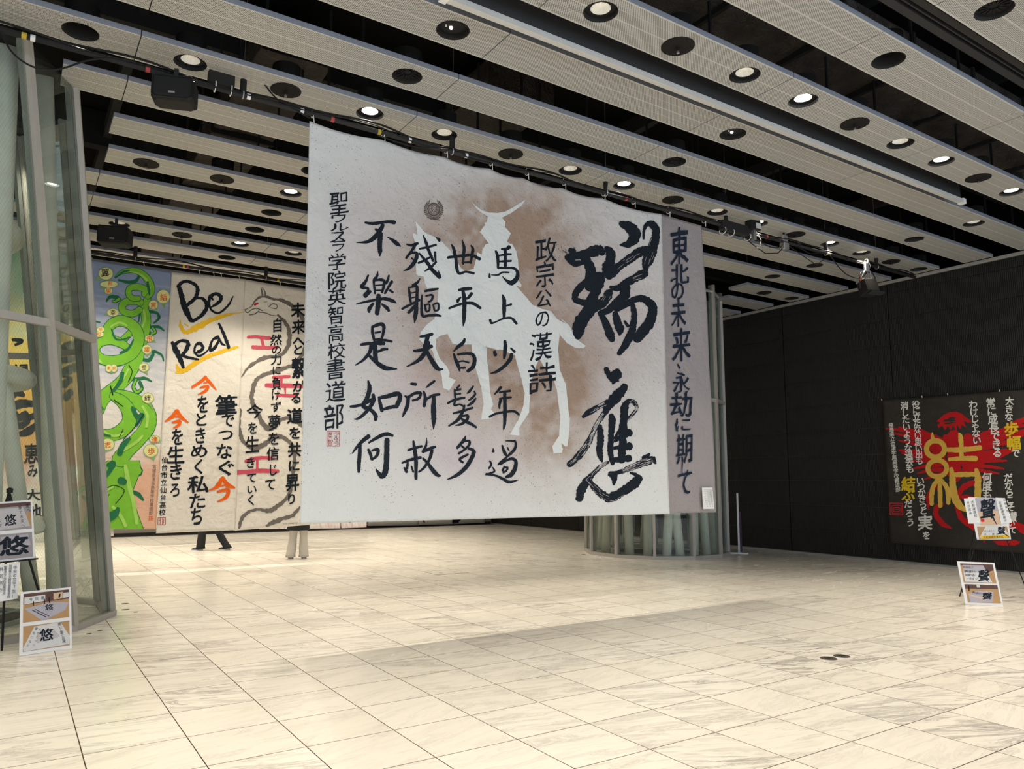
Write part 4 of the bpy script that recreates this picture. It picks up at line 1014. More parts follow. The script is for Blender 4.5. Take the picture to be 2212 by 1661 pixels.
for i, s__ in enumerate(STALK): a.strokes('J', s__, lift=.0032+.0005*i, rough=.03)
a.poly('K', K_TRUNK, .0062)
for d in ('740,640,8 715,600,6 730,560,3', '930,380,9 900,400,7 880,400,5', '1190,605,6 1210,640,7 1180,655,6', '1060,1010,7 1040,1070,8 1070,1110,9 1105,1080,7'): a.strokes('J', d, lift=.007)
a.strokes('K', '715,200,8 660,200,10 620,250,4;1030,20,16 1080,30,20 1110,70,16 1060,100,10', lift=.007)
a.build('stalk', 'green', r_)
for d in ('1010,170,5 1080,185,7 1140,230,8 1170,300,6', '760,760,8 745,820,8 790,880,8', '1120,470,8 1130,540,8 1110,600,7', '860,600,7 930,565,8 990,590,8', '1110,1220,10 1150,1300,12 1140,1380,10', '1000,930,9 960,1000,9 880,1080,9', '790,1400,9 880,1450,10 960,1430,8', '960,1560,12 1060,1500,12 1110,1450,8'): a.strokes('J', d, lift=.0095)
a.strokes('K', '1000,20,14 1020,150,18 1060,300,16 1090,480,14;900,350,12 960,420,14 1000,500,14;830,230,8 900,190,9', lift=.0095)
a.build('stalk_highlights', 'light_green', r_)
for d in ('900,215,4 960,172,9 1010,160,5', '1150,250,9 1160,320,10 1165,350,6', '870,620,6 900,690,8 950,700,6 1010,680,6', '940,800,8 1000,770,10 1040,700,6', '955,960,14 940,1020,16 880,1100,10', '1030,1230,14 1070,1300,20 1110,1290,18 1060,1370,12', '930,1590,20 960,1520,24 1010,1470,12', '800,1440,9 860,1450,8', '1090,500,8 1080,560,6', '770,1200,12 800,1240,10'): a.strokes('J', d, lift=.0098)
a.strokes('K', '860,20,16 900,10,24 830,130,10;960,140,30 990,150,26;700,500,20 780,470,30 860,440,36 920,400,30 940,360,12;690,430,10 780,300,12 830,250,6', lift=.0098)
a.build('stalk_shading', 'dark_green', r_)
for d in ('1005,900,3 1030,950,3 1000,1030,3', '860,1060,4 880,1130,4', '890,1170,3 960,1220,3', '1120,1280,3 1060,1370,3 960,1480,3', '930,1460,3 960,1400,3'): a.strokes('J', d, lift=.0099)
a.strokes('K', '820,220,3 900,180,3 980,205,3 980,250,3 920,325,3;820,320,3 870,250,3', lift=.0099)
a.build('vein_lines', 'ink', r_)
LV = [(825, 185, 62, 56, (735, 243)), (850, 268, 78, 30, (770, 300)), (845, 318, 34, 30, (860, 350)), (1272, 365, 58, 62, (1283, 455)), (1195, 428, 40, 40, (1225, 472)), (880, 488, 52, 34, (812, 505)), (785, 622, 34, 24, (745, 600)), (770, 658, 44, 24, (720, 672)), (1165, 690, 40, 30, (1215, 722)), (1145, 775, 40, 42, (1150, 830)), (848, 922, 28, 34, (868, 962)), (888, 922, 28, 34, (868, 962)), (1122, 915, 44, 38, (1150, 970)), (1152, 1155, 50, 46, (1195, 1250)), (1205, 1475, 46, 32, (1250, 1500)), (1175, 1565, 62, 58, (1197, 1648)), (840, 1515, 58, 52, (800, 1590))]
for (x, y, rx, ry, tip) in LV:
    def leafpts(g):
        pts = []
        for k in range(20):
            t = 2*math.pi*k/20; pts.append((x+(rx+g)*math.cos(t)*.88, y+(ry+g)*math.sin(t)*.85))
        ta = math.atan2((tip[1]-y)/ry, (tip[0]-x)/rx); k0 = min(range(20), key=lambda k: abs((2*math.pi*k/20-ta+math.pi) % (2*math.pi)-math.pi))
        l = math.hypot(tip[0]-x, tip[1]-y); pts[k0] = (x+(tip[0]-x)*(l+g)/l, y+(tip[1]-y)*(l+g)/l); return pts
    a.poly('J', leafpts(4), .011)
a.build('leaf_outlines', 'soft_green', r_)
for (x, y, rx, ry, tip) in LV: a.poly('J', leafpts(-1) if False else [(x+(rx-1)*math.cos(2*math.pi*k/20)*.88, y+(ry-1)*math.sin(2*math.pi*k/20)*.85) for k in range(20)], .0125)
a.build('leaves', 'leaf', r_)
for ch, x, y, s2 in (('翼', 820, 178, 66), ('幸', 880, 490, 44), ('絆', 1150, 1155, 52), ('空', 1122, 915, 38)): a.cell('J', ch, x, y, s2, lift=.014)
a.build('leaf_writing', 'ink', r_)
for ch, x, y, s2 in (('希', 858, 262, 40), ('望', 845, 318, 42), ('結', 1275, 370, 58), ('実', 1195, 430, 44), ('平', 783, 622, 32), ('和', 770, 658, 34), ('飛', 1165, 690, 48), ('躍', 1145, 778, 44), ('未', 848, 922, 30), ('来', 888, 922, 30), ('進', 1205, 1478, 50), ('歩', 1178, 1570, 60), ('志', 840, 1520, 50)): a.cell('J', ch, x, y, s2, lift=.014)
a.build('red_leaf_writing', 'orange', r_)
a.col('H', '宮城県涌谷高等学校書道部', 60, 590, 26, 1050, 42, off=0, lift=.006); a.build('school_column', 'brown_ink', r_)
for q in (((0, 1085), (48, 1085)), ((48, 1085), (46, 1122)), ((46, 1122), (0, 1120)), ((12, 1090), (14, 1118)), ((28, 1090), (30, 1118)), ((4, 1104), (44, 1104))): a.stroke('H', [(*q[0], 2.2), (*q[1], 2.2)], lift=.006)
a.build('square_seal', 'orange', r_)
# Be Real
r_, a = banner('cream banner with large brushed words Be Real underlined in yellow', ((371, 588), (530, 603), (507, 1145), (337, 1152)), Y2-.02, 'paper_cream', folds(.008, .012, 3, 5.6), None, 30, 80)
a.strokes('G', '225,195,14 250,230,26 280,350,32 320,470,34 370,580,24;240,190,24 290,150,16 360,150,18 430,190,18 450,240,22 430,320,22 350,400,20 300,430,14;400,350,8 480,330,14 540,370,22 550,440,24 500,520,20 420,580,20 370,595,12;590,440,6 660,400,18 710,350,20 700,300,22 650,285,18 590,320,20 580,400,14 610,470,12 680,500,12 760,450,12 810,390,12 850,310,5;620,350,12 590,300,14;165,830,18 210,920,32 260,1030,26 290,1110,18;200,850,20 270,810,16 340,830,22 330,900,24 270,980,16;290,985,14 400,1010,14 460,1020,12;410,950,8 470,930,20 510,890,18 480,840,18 430,860,14 415,930,12 460,980,14 530,950,10 600,880,8;680,770,22 620,800,13 590,880,16 600,920,16 650,880,18 690,800,12;690,780,12 720,840,14 760,860,8;690,620,14 730,700,18 770,800,20 800,890,18', rough=.18)
for z, ch, *b in [('G', '筆', 655, 1420, 890, 1660), ('H', 'で', 735, 75, 855, 190), ('H', 'つ', 700, 230, 840, 320), ('H', 'な', 685, 365, 830, 510), ('H', 'ぐ', 700, 530, 850, 675), ('G', 'を', 450, 1430, 570, 1615), ('H', 'と', 480, 60, 580, 180), ('H', 'き', 470, 205, 570, 355), ('H', 'め', 430, 375, 585, 495), ('H', 'く', 460, 520, 540, 665), ('H', '私', 395, 685, 600, 850), ('H', 'た', 415, 860, 565, 1000), ('H', 'ち', 425, 1005, 535, 1165),
                    ('H', 'を', 235, 215, 345, 370), ('H', '生', 195, 385, 355, 555), ('H', 'き', 220, 560, 330, 715), ('H', 'ろ', 220, 760, 310, 885)]: a.glyph_box(z, ch, *b, off=.034, slant=.06, wob=.025)
a.col('H', '仙台市立仙台高校', 166, 525, 140, 1045, 68, off=.022); a.build('black_writing', 'ink', r_)
a.strokes('G', '255,580,4 262,650,18 320,715,24 430,670,32 560,600,28 720,540,22 850,505,10 960,495,3;200,1170,5 250,1155,26 340,1120,28 440,1050,26 560,990,22 720,930,20 900,880,14;215,1080,12 235,1140,26;300,620,6 345,650,8', rough=.3, lift=.0035); a.build('yellow_underlines', 'yellow_paint', r_)
a.strokes('G', '540,1220,22 490,1265,18 390,1330,14;540,1220,14 590,1280,18 660,1360,6;520,1285,7 560,1275,9;480,1335,9 560,1320,18 550,1360,18 510,1390,14 455,1412,5', lift=.006)
a.strokes('H', '280,30,14 250,80,20 200,120,12 165,140,5;290,30,16 320,90,20 400,150,6;260,95,7 300,90,9;240,150,9 310,140,18 300,180,16 250,205,6;735,700,14 700,770,24 660,805,14 600,825,5;740,700,18 790,770,24 860,800,10;710,785,7 770,775,9;690,840,11 780,820,18 800,840,18 770,900,18 690,938,6', lift=.006); a.build('orange_characters', 'orange', r_)
for q in (((97, 1098), (172, 1098)), ((172, 1098), (170, 1168)), ((170, 1168), (95, 1168)), ((95, 1168), (97, 1098)), ((120, 1100), (118, 1166)), ((142, 1100), (140, 1166)), ((155, 1112), (152, 1155)), ((105, 1130), (118, 1125))): a.stroke('H', [(*q[0], 3), (*q[1], 3)])
a.build('square_seal', 'seal_red', r_)
# dragon
r_, a = banner('cream banner with a grey brush drawn dragon and pink bars beside the big banner', ((528, 603), (700, 634), (690, 1132), (505, 1146)), Y2, 'paper_cream', folds(.008, .012, 4, 5.6), None, 30, 80)
a.strokes('G', '980,460,5 1050,430,5 1090,370,9 1150,320,12 1220,320,8 1300,350,8 1380,340,8;1180,300,12 1170,250,9 1160,215,4;1210,310,10 1205,260,7 1175,215,3;1230,310,9 1300,340,9 1380,350,12;980,465,5 1010,495,6 1060,460,5 1120,450,5 1180,475,5;1030,520,5 1090,510,6 1140,475,5;1140,490,4 1220,500,5 1280,525,5 1350,530,3;1250,430,5 1290,395,5 1340,410,5 1330,450,5 1270,440,4;1190,380,2 1230,370,2;1370,350,18 1450,380,22 1520,430,22 1600,520,22 1650,620,24 1670,750,24 1660,880,22 1600,1000,20 1500,1090,22 1350,1140,22 1200,1190,22 1110,1250,22 1070,1350,24 1055,1450,24 1080,1540,22 1120,1640,20;1350,520,10 1420,590,18 1470,680,22 1480,800,26 1440,920,22 1350,980,18 1200,1000,22 1090,1060,20 1010,1120,15 945,1215,6', rough=.3)
a.strokes('H', '910,20,18 900,150,20 915,260,22 960,350,20 1050,405,22 1150,370,22 1230,310,24 1310,290,22 1390,330,18 1440,400,20 1455,520,20 1440,660,18 1420,800,18 1380,900,16 1290,980,20 1200,1030,22 1100,1015,14 1000,1040,15 930,1110,18 905,1200,10;1100,80,20 1150,180,24 1230,210,24 1310,130,18 1390,110,16 1500,160,18 1560,210,18;1510,990,10 1440,1070,20 1330,1110,20 1230,1150,22 1175,1180,10', rough=.3); a.build('dragon', 'grey_wash', r_)
a.stroke('G', [(1090, 405, 12), (1125, 392, 10)]); a.build('dragon_eye', 'bright_red', r_)
a.strokes('G', '1015,770,16 1100,765,18 1260,780,20;1170,790,18 1190,870,16;1070,880,22 1180,885,20 1340,885,18', lift=.006); a.build('pink_bars', 'pink', r_)
a.strokes('G', '1300,1220,18 1480,1210,16;1390,1210,14 1390,1310,14;1220,1310,22 1400,1310,24 1650,1320,20;1430,1340,14 1435,1420,5;1340,1420,18 1500,1425,18 1570,1420,14', lift=.006); a.build('pink_bars', 'pink', r_)
a.strokes('H', '970,535,16 1060,510,18 1160,500,16 1250,510,14;1085,520,12 1085,620,12;880,650,22 1000,640,20 1120,630,22 1290,635,18', lift=.006); a.build('pink_bars', 'pink', r_)
for z, ch, x, y, w_, h_ in [('G', '未', 1575, 465, 165, 175), ('G', '来', 1580, 655, 155, 165), ('G', 'へ', 1585, 815, 150, 150), ('G', 'と', 1575, 910, 140, 130), ('G', '繋', 1585, 1115, 170, 240), ('G', 'が', 1585, 1320, 160, 140), ('G', 'る', 1555, 1450, 130, 140), ('H', '道', 1460, 85, 165, 160), ('H', 'を', 1460, 255, 130, 130), ('H', '共', 1455, 420, 140, 150), ('H', 'に', 1450, 580, 130, 120), ('H', '昇', 1435, 745, 140, 180), ('H', 'り', 1425, 910, 110, 120),
                          ('G', '自', 1345, 635, 130, 165), ('G', '然', 1330, 800, 140, 130), ('G', 'の', 1335, 910, 120, 110), ('G', '力', 1335, 1020, 140, 130), ('G', 'に', 1335, 1140, 110, 110), ('G', '負', 1335, 1290, 110, 155), ('G', 'け', 1325, 1420, 110, 120), ('G', 'ず', 1330, 1550, 130, 120), ('H', '夢', 1255, 150, 130, 160), ('H', 'を', 1250, 310, 130, 140), ('H', '信', 1240, 460, 130, 140), ('H', 'じ', 1240, 620, 100, 130), ('H', 'て', 1215, 765, 120, 130),
                          ('H', '今', 1060, 40, 170, 150), ('H', 'を', 1040, 205, 110, 130), ('H', '生', 1035, 370, 150, 180), ('H', 'き', 1020, 550, 110, 120), ('H', 'て', 1030, 700, 110, 110), ('H', 'い', 1030, 815, 110, 100), ('H', 'く', 1025, 920, 110, 120)]:
    a.cell(z, ch, x, y, w_, h_, off=.035 if x > 1380 else .022, lift=.008)
a.col('H', '石巻好文館高等学校', 1345, 1158, 1480, 1150, 15, off=0); a.build('black_writing', 'ink', r_)
# further rows, mostly hidden
def topq(x, y): return proj((at(x, 700, 1, y).x, y, 5.60))
def pr(x, y): return (*mixc((.78, .77, .76), (.62, .25, .36), max(0, noise.noise(Vector((x*.5, y*.5, 0)))*1.6)), 1)
r_, a = banner('banner sprinkled with pink petals, only its bottom edge showing under the big banner', (topq(560, 18.1), topq(735, 18.1), (735, 1141), (560, 1143)), 18.1, 'paper_paint', folds(.008, .02, 6, 5.6), pr, 60, 60)
r_, a = banner('second petal sprinkled banner to the right, bottom edge with dark brush mark', (topq(737, 18.1), topq(792, 18.1), (792, 1139), (737, 1141)), 18.1, 'paper_paint', folds(.008, .02, 7, 5.6), pr, 30, 60)
a.strokes('H', '1945,1142,5 1955,1136,5;1990,1136,4 2010,1142,6 2020,1136,4'); a.build('brush_mark', 'ink', r_)
r_, a = banner('plain banner far behind the beanstalk and dragon banners', (topq(330, 21), topq(640, 21), (640, 1135), (330, 1140)), 21.0, 'paper_cream', folds(.01, .02, 8, 5.6), None, 30, 30)
for i, (xa, xb, lab) in enumerate(((795, 905, 'cream paper sheet hung to the floor on the far wall, left of its neighbours'), (905, 985, 'crumpled cream sheet with black brush mark on the far wall'), (985, 1047, 'whiter crumpled sheet at the right corner of the far wall'))):
    o = at(xa, 1130, 1, 24.9); r_ = tag(empty('wall_sheet', o), lab, 'banner')
    a = Art((0, 24.9, 0), (0, -1, 0), folds(.01, .05, 9+i, 5), o)
    sheet('paper', a, ((xa, 800), (xb, 810), (xb, 1135-i*3), (xa, 1136-i*2)), 'paper_cream', r_, 16, 30)
    if i == 1: a.strokes('P', '975,1119,2 985,1124,4 995,1120,3;979,1128,3 990,1127,2'); a.build('brush_mark', 'ink', r_)
    if i == 0: a.strokes('P', '912,1118,1 916,1128,1.4'); a.build('brush_mark', 'ink', r_)

# ------------------------------------------------------------------ black banner on the right wall
o = at(1905, 863, 0, 15.42); r_ = tag(empty('wall_banner', o), 'black banner with red bird and large gold character on the right wall', 'banner')
a = Art((15.42, 0, 0), (-1, 0, 0), folds(.006, .02, 3, 3.4), o)
M['black_cloth'] = paper_mat('black_cloth', (.016, .0145, .013), .5, rough=.6)
sheet('cloth', a, ((1905, 864), (2330, 834), (2330, 1206), (1922, 1172)), 'black_cloth', r_, 60, 50)
a.poly('M', [(680, 285), (720, 250), (760, 215), (820, 190), (880, 185), (940, 205), (985, 245), (1050, 292), (1000, 300), (960, 280), (985, 350), (940, 320), (930, 370), (890, 320), (890, 385), (850, 325), (830, 380), (800, 330), (770, 375), (740, 330), (700, 355), (690, 320), (730, 300)], .003)
wl_ = [(160, 362, 7, 300, 372, 16, 560, 440, 22, 640, 470, 16), (290, 345, 8, 420, 380, 18, 600, 430, 20, 700, 460, 10), (330, 420, 8, 450, 440, 20, 600, 500, 24, 700, 540, 20), (220, 400, 7, 420, 450, 18, 600, 520, 20, 760, 560, 18), (290, 480, 7, 420, 505, 18, 620, 560, 24, 760, 600, 20), (290, 580, 7, 400, 590, 20, 560, 610, 24, 760, 640, 20), (320, 610, 6, 470, 640, 18, 620, 660, 22, 760, 680, 20), (400, 690, 6, 540, 690, 18, 700, 690, 24, 780, 700, 20), (430, 770, 6, 540, 750, 16, 700, 730, 24, 800, 740, 20), (480, 820, 6, 560, 800, 14, 680, 780, 20, 800, 780, 20), (550, 880, 6, 640, 850, 16, 740, 820, 22, 800, 810, 20), (500, 360, 8, 560, 400, 20, 660, 440, 22, 760, 480, 14)]
for w_ in wl_:
    p = [(w_[i], w_[i+1], w_[i+2]) for i in range(0, len(w_), 3)]; a.stroke('M', p, rough=.25, lift=.003); a.stroke('M', [(1740-x+(60 if x < 500 else 20), y-(30 if x < 400 else 0), r+2) for x, y, r in p], rough=.25, lift=.003)
a.strokes('M', '1300,400,10 1420,340,24 1580,270,30;1420,480,14 1520,430,26 1600,400,20;860,440,80 880,600,90 860,760,80 880,860,60;1000,440,40 1040,600,70 1060,760,60 1080,820,40;780,440,30 760,560,30;700,930,20 620,1010,24 590,1080,20 600,1190,6;1100,900,30 960,960,30 900,1060,24 1000,1060,20 1140,1100,22 1260,1160,20;740,1130,22 680,1180,28 680,1250,28 740,1330,28 830,1380,8;880,1100,24 900,1180,26 940,1280,30 1060,1370,32 1150,1420,30 1170,1520,10;1400,1380,30 1480,1340,34 1600,1420,40;1200,1440,12 1320,1520,30 1480,1530,26 1530,1520,8;1450,1330,20 1620,1400,40', rough=.2, lift=.003)
a.build('red_bird', 'red_paint', r_)
a.ell('M', 672, 568, 94, 84, 27, lift=.008); a.ell('M', 690, 768, 98, 84, 25, lift=.008)
a.strokes('M', '640,400,6 640,440,18 650,480,20;670,650,14 690,690,16;705,870,22 650,950,24 632,1030,26 632,1135,22;715,880,16 718,1020,25 722,1155,22;725,880,20 785,960,24 802,1040,24 805,1125,20;915,410,10 930,440,24 938,540,24 940,660,22;760,575,20 900,578,27 1020,570,28 1130,555,26;815,675,18 960,665,24 1085,668,28;835,770,20 845,860,32 850,960,36 870,1060,40 920,1150,36 980,1195,20;880,832,24 1000,828,26 1110,828,24;1090,780,20 1105,860,32 1108,960,34 1105,1050,34', lift=.008)
a.build('gold_character', 'gold', r_)
W_ = [('役に立たない思い出も', 468, 110, 505, 690, 82), ('消したいような過去も', 352, 125, 408, 775, 86), ('いつかきっと', 512, 895, 548, 1200, 92), ('わけじゃない', 1058, 110, 1095, 480, 92), ('常に成長できる', 1238, 95, 1305, 605, 104), ('何度も', 1200, 860, 1205, 1040, 104), ('大きな', 1432, 75, 1425, 240, 92), ('だからこそ', 1418, 860, 1445, 1165, 92), ('いて', 1450, 1330, 1465, 1400, 80), ('だろう', 388, 1130, 412, 1320, 90)]
for tx, x0, y0, x1, y1, s2 in W_: a.col('M', tx, x0, y0, x1, y1, s2, off=.034, lift=.010); a.build('white_writing', 'white_paint2', r_)
a.cell('M', '実', 565, 1322, 160, off=.034, lift=.01); a.cell('M', 'を', 580, 1455, 90, off=.03, lift=.01); a.cell('M', '讃', 1455, 1265, 110, off=.03, lift=.01); a.cell('M', 'で', 1492, 612, 96, off=.03, lift=.01)
a.build('white_writing', 'white_paint2', r_)
a.col('M', '福島県立会津学鳳高等学校書道部', 214, 325, 283, 985, 52, off=.02, lift=.01)
a.build('white_writing', 'white_paint2', r_)
a.cell('M', '歩', 1450, 360, 150, off=.045, lift=.01); a.cell('M', '幅', 1475, 505, 150, off=.045, lift=.01); a.build('yellow_writing', 'lemon', r_); a.cell('M', '結', 390, 925, 150, off=.045, lift=.01); a.cell('M', 'ぶ', 390, 1035, 140, off=.045, lift=.01); a.build('yellow_writing', 'lemon', r_)
for q in (((203, 1125), (328, 1125)), ((328, 1125), (332, 1245)), ((332, 1245), (205, 1242)), ((205, 1242), (203, 1125))): a.stroke('M', [(*q[0], 5), (*q[1], 5)], lift=.01)
for q in ('222,1150,4 312,1150,4 314,1225,4', '222,1150,4 224,1225,4', '240,1170,4 298,1170,4 298,1205,4 240,1205,4 240,1170,4', '250,1187,3 290,1187,3', '230,1228,4 300,1228,4'): a.strokes('M', q, lift=.01)
a.build('square_seal', 'bright_red', r_)
for x, y in ((125, 70), (535, 38), (800, 12), (1330, -25)):
    a.strokes('M', f'{x},{y-12},4 {x+3},{y+4},4', lift=.03)
a.build('white_pins', 'white', r_)
# ------------------------------------------------------------------ rods that carry the hidden rows
for y, x0, x1, z in ((18.1, 1.0, 8.0, 5.62), (21.0, 1.0, 8.0, 5.62)):
    m = MB(); m.tube([(0, 0, 0), (x1-x0, 0, 0)], .028, 10)
    for q in range(3): m.tube([(.8+q*2.6, 0, 0), (.8+q*2.6, 0, 1.5)], .006, 5)
    tag(m.build('banner_rod', 'darkgrey', None, (x0, y-.03, z)), 'thin dark rod behind the back banners, ' + ('nearer' if y < 19 else 'farther') + ' of two', 'rod')
# ------------------------------------------------------------------ boxes and lamps on the banner pole
def on_pole(px, y=YB): return hx([px], y)[0]
def rbox(m, lo, hi, r=.02, mi=0):
    "box with cut vertical and horizontal corners"
    a, b = Vector(lo), Vector(hi); pts = []
    for z, e in ((a.z, r), (a.z+r, 0), (b.z-r, 0), (b.z, r)):
        x0, x1, y0, y1 = a.x+e, b.x-e, a.y+e, b.y-e
        pts.append([(x0+r, y0, z), (x1-r, y0, z), (x1, y0+r, z), (x1, y1-r, z), (x1-r, y1, z), (x0+r, y1, z), (x0, y1-r, z), (x0, y0+r, z)])
    for p, q in zip(pts, pts[1:]):
        for k in range(8): m.quad([p[k], p[(k+1) % 8], q[(k+1) % 8], q[k]], mi)
    m.quad(pts[0][::-1], mi); m.quad(pts[-1], mi)
def loudspeaker(c, rz, label, s=1.):
    t = tag(empty('loudspeaker', c, rz), label, 'loudspeaker')
    m = MB(); rbox(m, (-.20*s, -.12*s, -.15*s), (.20*s, .14*s, .10*s), .03); m.build('cabinet', 'black', t)
    m = MB(); rbox(m, (-.19*s, -.15*s, -.14*s), (.19*s, -.12*s, .09*s), .025); m.build('grille', 'black_matte', t)
    m = MB(); m.box((-.03*s, -.155*s, -.10*s), (.03*s, -.15*s, -.08*s)); m.build('badge', 'steel', t)
    m = MB(); m.box((-.02, -.0, .10*s), (.02, .03, .24*s)); m.box((-.06, -.02, .09*s), (.06, .05, .11*s)); m.build('bracket', 'darkgrey', t)
p = at(378, 196, 1, 7.9); loudspeaker(p, -.35, 'black loudspeaker hung under the pole, upper left')
p = at(249, 508, 1, 13.2); loudspeaker((p.x, p.y, p.z), -.35, 'black loudspeaker hanging below the slats near the glass shaft, lower left', 1.15)
t = tag(empty('power_box', at(478, 172, 1, YB-.02)), 'flat black power box strapped on the pole beside the loudspeaker', 'box')
m = MB(); rbox(m, (-.13, -.05, -.07), (.13, .05, .08), .01); m.build('case', 'black_matte', t)
for x in (-.06, .10):
    m = MB(); m.tube([(x, .06*math.cos(a*.7), -.09+.06*math.sin(a*.7)) for a in range(9)], .006, 6, closed=True); m.build('strap_ring', 'tie', t)
t = tag(empty('driver_box', at(1588, 492, 1, YB-.06)), 'long black box on the pole right of the big banner', 'box')
m = MB(); rbox(m, (-.34, -.05, -.10), (.34, .05, .07), .012); m.build('case', 'black_matte', t)
for x in (-.3, -.1, .3):
    m = MB(); m.tube([(x, .07*math.cos(a*.7), -.10+.06*math.sin(a*.7)) for a in range(9)], .006, 6, closed=True); m.build('strap_ring', 'tie', t)
t = tag(empty('wireless_unit', at(1627, 480, 1, YB-.1)), 'upright black unit with pale label clamped on the pole', 'box')
m = MB(); rbox(m, (-.13, -.07, -.14), (.11, .07, .15), .01); m.build('case', 'black', t)
m = MB(); m.box((-.02, -.073, -.12), (.10, -.07, -.03)); m.build('label_plate', 'white_metal', t)
m = MB(); m.tube([(-.1, 0, .14), (-.1, 0, .32)], .006, 6); m.build('antenna', 'black', t)
m = MB(); m.box((-.03, -.03, -.30), (.03, .03, -.14)); m.tube([(.06, 0, -.14), (.16, -.02, -.28), (.14, 0, -.42), (.05, 0, -.42)], .008, 6); m.build('clamp', 'steel', t)
t = tag(empty('cable_joint', at(1692, 520, 1, YB-.02)), 'silver clamp cluster with looped cables on the pole', 'clamp')
m = MB(); rbox(m, (-.07, -.05, -.03), (.07, .05, .09), .01); rbox(m, (-.05, -.06, -.16), (.08, .05, -.04), .012); m.build('clamp_body', 'steel', t)
m = MB(); m.tube([(.02, 0, .06), (.02, 0, .75), (-.01, 0, 1.5)], .018, 8); m.build('drop_pipe', 'black', t)
m = MB(); m.tube([(-1.1, 0, -.02), (-.9, -.03, -.2), (-.55, -.05, -.33), (-.2, -.03, -.26), (0, 0, -.12)], .009, 6); m.tube([(-1.0, 0, .0), (-.7, -.03, -.14), (-.4, -.05, -.2), (-.1, -.03, -.14), (0, 0, -.02)], .007, 6); m.tube([(.0, 0, .02), (.3, -.03, -.05), (.7, -.03, -.12), (1.1, 0, -.02)], .008, 6); m.tube([(.1, 0, -.05), (.5, -.03, -.2), (.85, -.04, -.3), (1.2, 0, -.1)], .007, 6); m.build('cables', 'black', t, smooth=True)
# loose cable swags
for pts, lab in (([(0, 68), (28, 115), (68, 143), (110, 151), (145, 145), (190, 130), (240, 125)], 'thin black cable sagging under the pole at top left'),
                 ([(455, 170), (515, 150), (560, 170), (600, 215), (670, 255)], 'black cable looping from the power box along the pole'),
                 ([(815, 292), (900, 318), (973, 318), (1010, 340), (1060, 352)], 'black cable draped over the pole above the big banner'),
                 ([(1790, 548), (1825, 590), (1860, 600), (1880, 575)], 'thin cable hanging beside the stage light')):
    m = MB(); P_ = [at(x, y, 1, YB-.06) for x, y in pts]; P_ = [Vector(c) for c in catmull([tuple(q) for q in P_], 5)]
    o = P_[0].copy(); m.tube([q-o for q in P_], .009, 6); tag(m.build('loose_cable', 'black', None, o, smooth=True), lab, 'cable')
# stage light
c = at(1874, 622, 1, YB-.1); t = tag(empty('stage_light', c, -.25), 'black box shaped stage light with yoke hanging from the pole near the right wall', 'stage light')
R_ = Matrix.Rotation(math.radians(-18), 4, 'X')
m = MB(); rbox(m, (-.14, -.13, -.15), (.14, .10, .13), .012); me = m.mesh('lamp_housing'); me.transform(R_); link('lamp_housing', me, 'black', t)
m = MB(); m.box((-.12, -.135, -.13), (.12, -.13, .09)); me = m.mesh('glass_front'); me.transform(R_); link('front_panel', me, 'plate', t)
m = MB()
for k in range(7): m.box((-.14, -.08+k*.028, .13), (.14, -.07+k*.028, .165))
me = m.mesh('fins'); me.transform(R_); link('cooling_fins', me, 'steel', t)
m = MB(); m.box((-.14, -.20, -.20), (.16, -.08, -.185)); me = m.mesh('flap'); me.transform(R_); link('barn_door', me, 'darkgrey', t)
m = MB(); m.tube([(-.17, 0, -.02), (-.18, 0, .22), (-.12, 0, .30), (0, 0, .32), (.14, 0, .30), (.19, 0, .22), (.18, 0, -.02)], .012, 8); m.build('yoke', 'darkgrey', t, smooth=True)
m = MB(); m.box((-.04, -.03, .31), (.04, .03, .50)); m.tube([(0, .05*math.cos(a*.7), .50+.05*math.sin(a*.7)) for a in range(9)], .012, 6, closed=True); m.tube([(.05, 0, .35), (.1, 0, .42), (.06, 0, .52)], .006, 6); m.build('hook_clamp', 'steel', t)
m = MB(); m.tube([(-.15, 0, .16), (-.1, -.03, .28), (.02, 0, .4)], .007, 6); m.tube([(.1, 0, .15), (.06, -.03, .3), (.02, 0, .4)], .007, 6); m.build('safety_wire', 'steel', t)
m = MB(); m.lathe([(0, 0), (.02, .0), (.02, .03), (0, .03)], 10, (.24, 0, -.05)); m.build('wing_knob', 'yellow', t)
m = MB(); m.lathe([(0, 0), (.015, .0), (.015, .03), (0, .03)], 10, (-.17, -.02, .13)); m.build('orange_plug', 'orange', t)

# ------------------------------------------------------------------ small floor fittings
for i, (x, y, lab) in enumerate(((1790, 1422, 'left of two dark oval floor outlets on the pale tiles'), (1818, 1417, 'right of two dark oval floor outlets on the pale tiles'))):
    q = at(x, y, 2, 0); m = MB(); m.lathe([(0, .004), (.066, .004), (.076, .002), (.08, -.003)], 28); o = m.build('floor_outlet', 'metal_disc', None, (q.x, q.y, .0)); tag(o, lab, 'floor outlet', 'dark floor outlets')
    for k in range(3): 
        m = MB(); m.box((-.03+k*.025, -.03, .004), (-.022+k*.025, .03, .006)); m.build('slot', 'black', o)
q = at(963, 1236, 2, 0); t = tag(empty('floor_hatch', (q.x, q.y, 0)), 'rectangular service hatch in the floor beneath the big banner', 'hatch')
m = MB(); m.box((-.32, -.27, -.002), (.32, .27, .0022)); m.build('hatch_frame', 'joint', t); m = MB(); m.box((-.31, -.26, 0), (.31, .26, .0032)); m.build('hatch_lid', 'marble', t)
for x in (-.14, .14):
    m = MB(); m.box((x-.035, -.09, .003), (x+.035, -.06, .0045)); m.build('lift_handle', 'metal_disc', t)
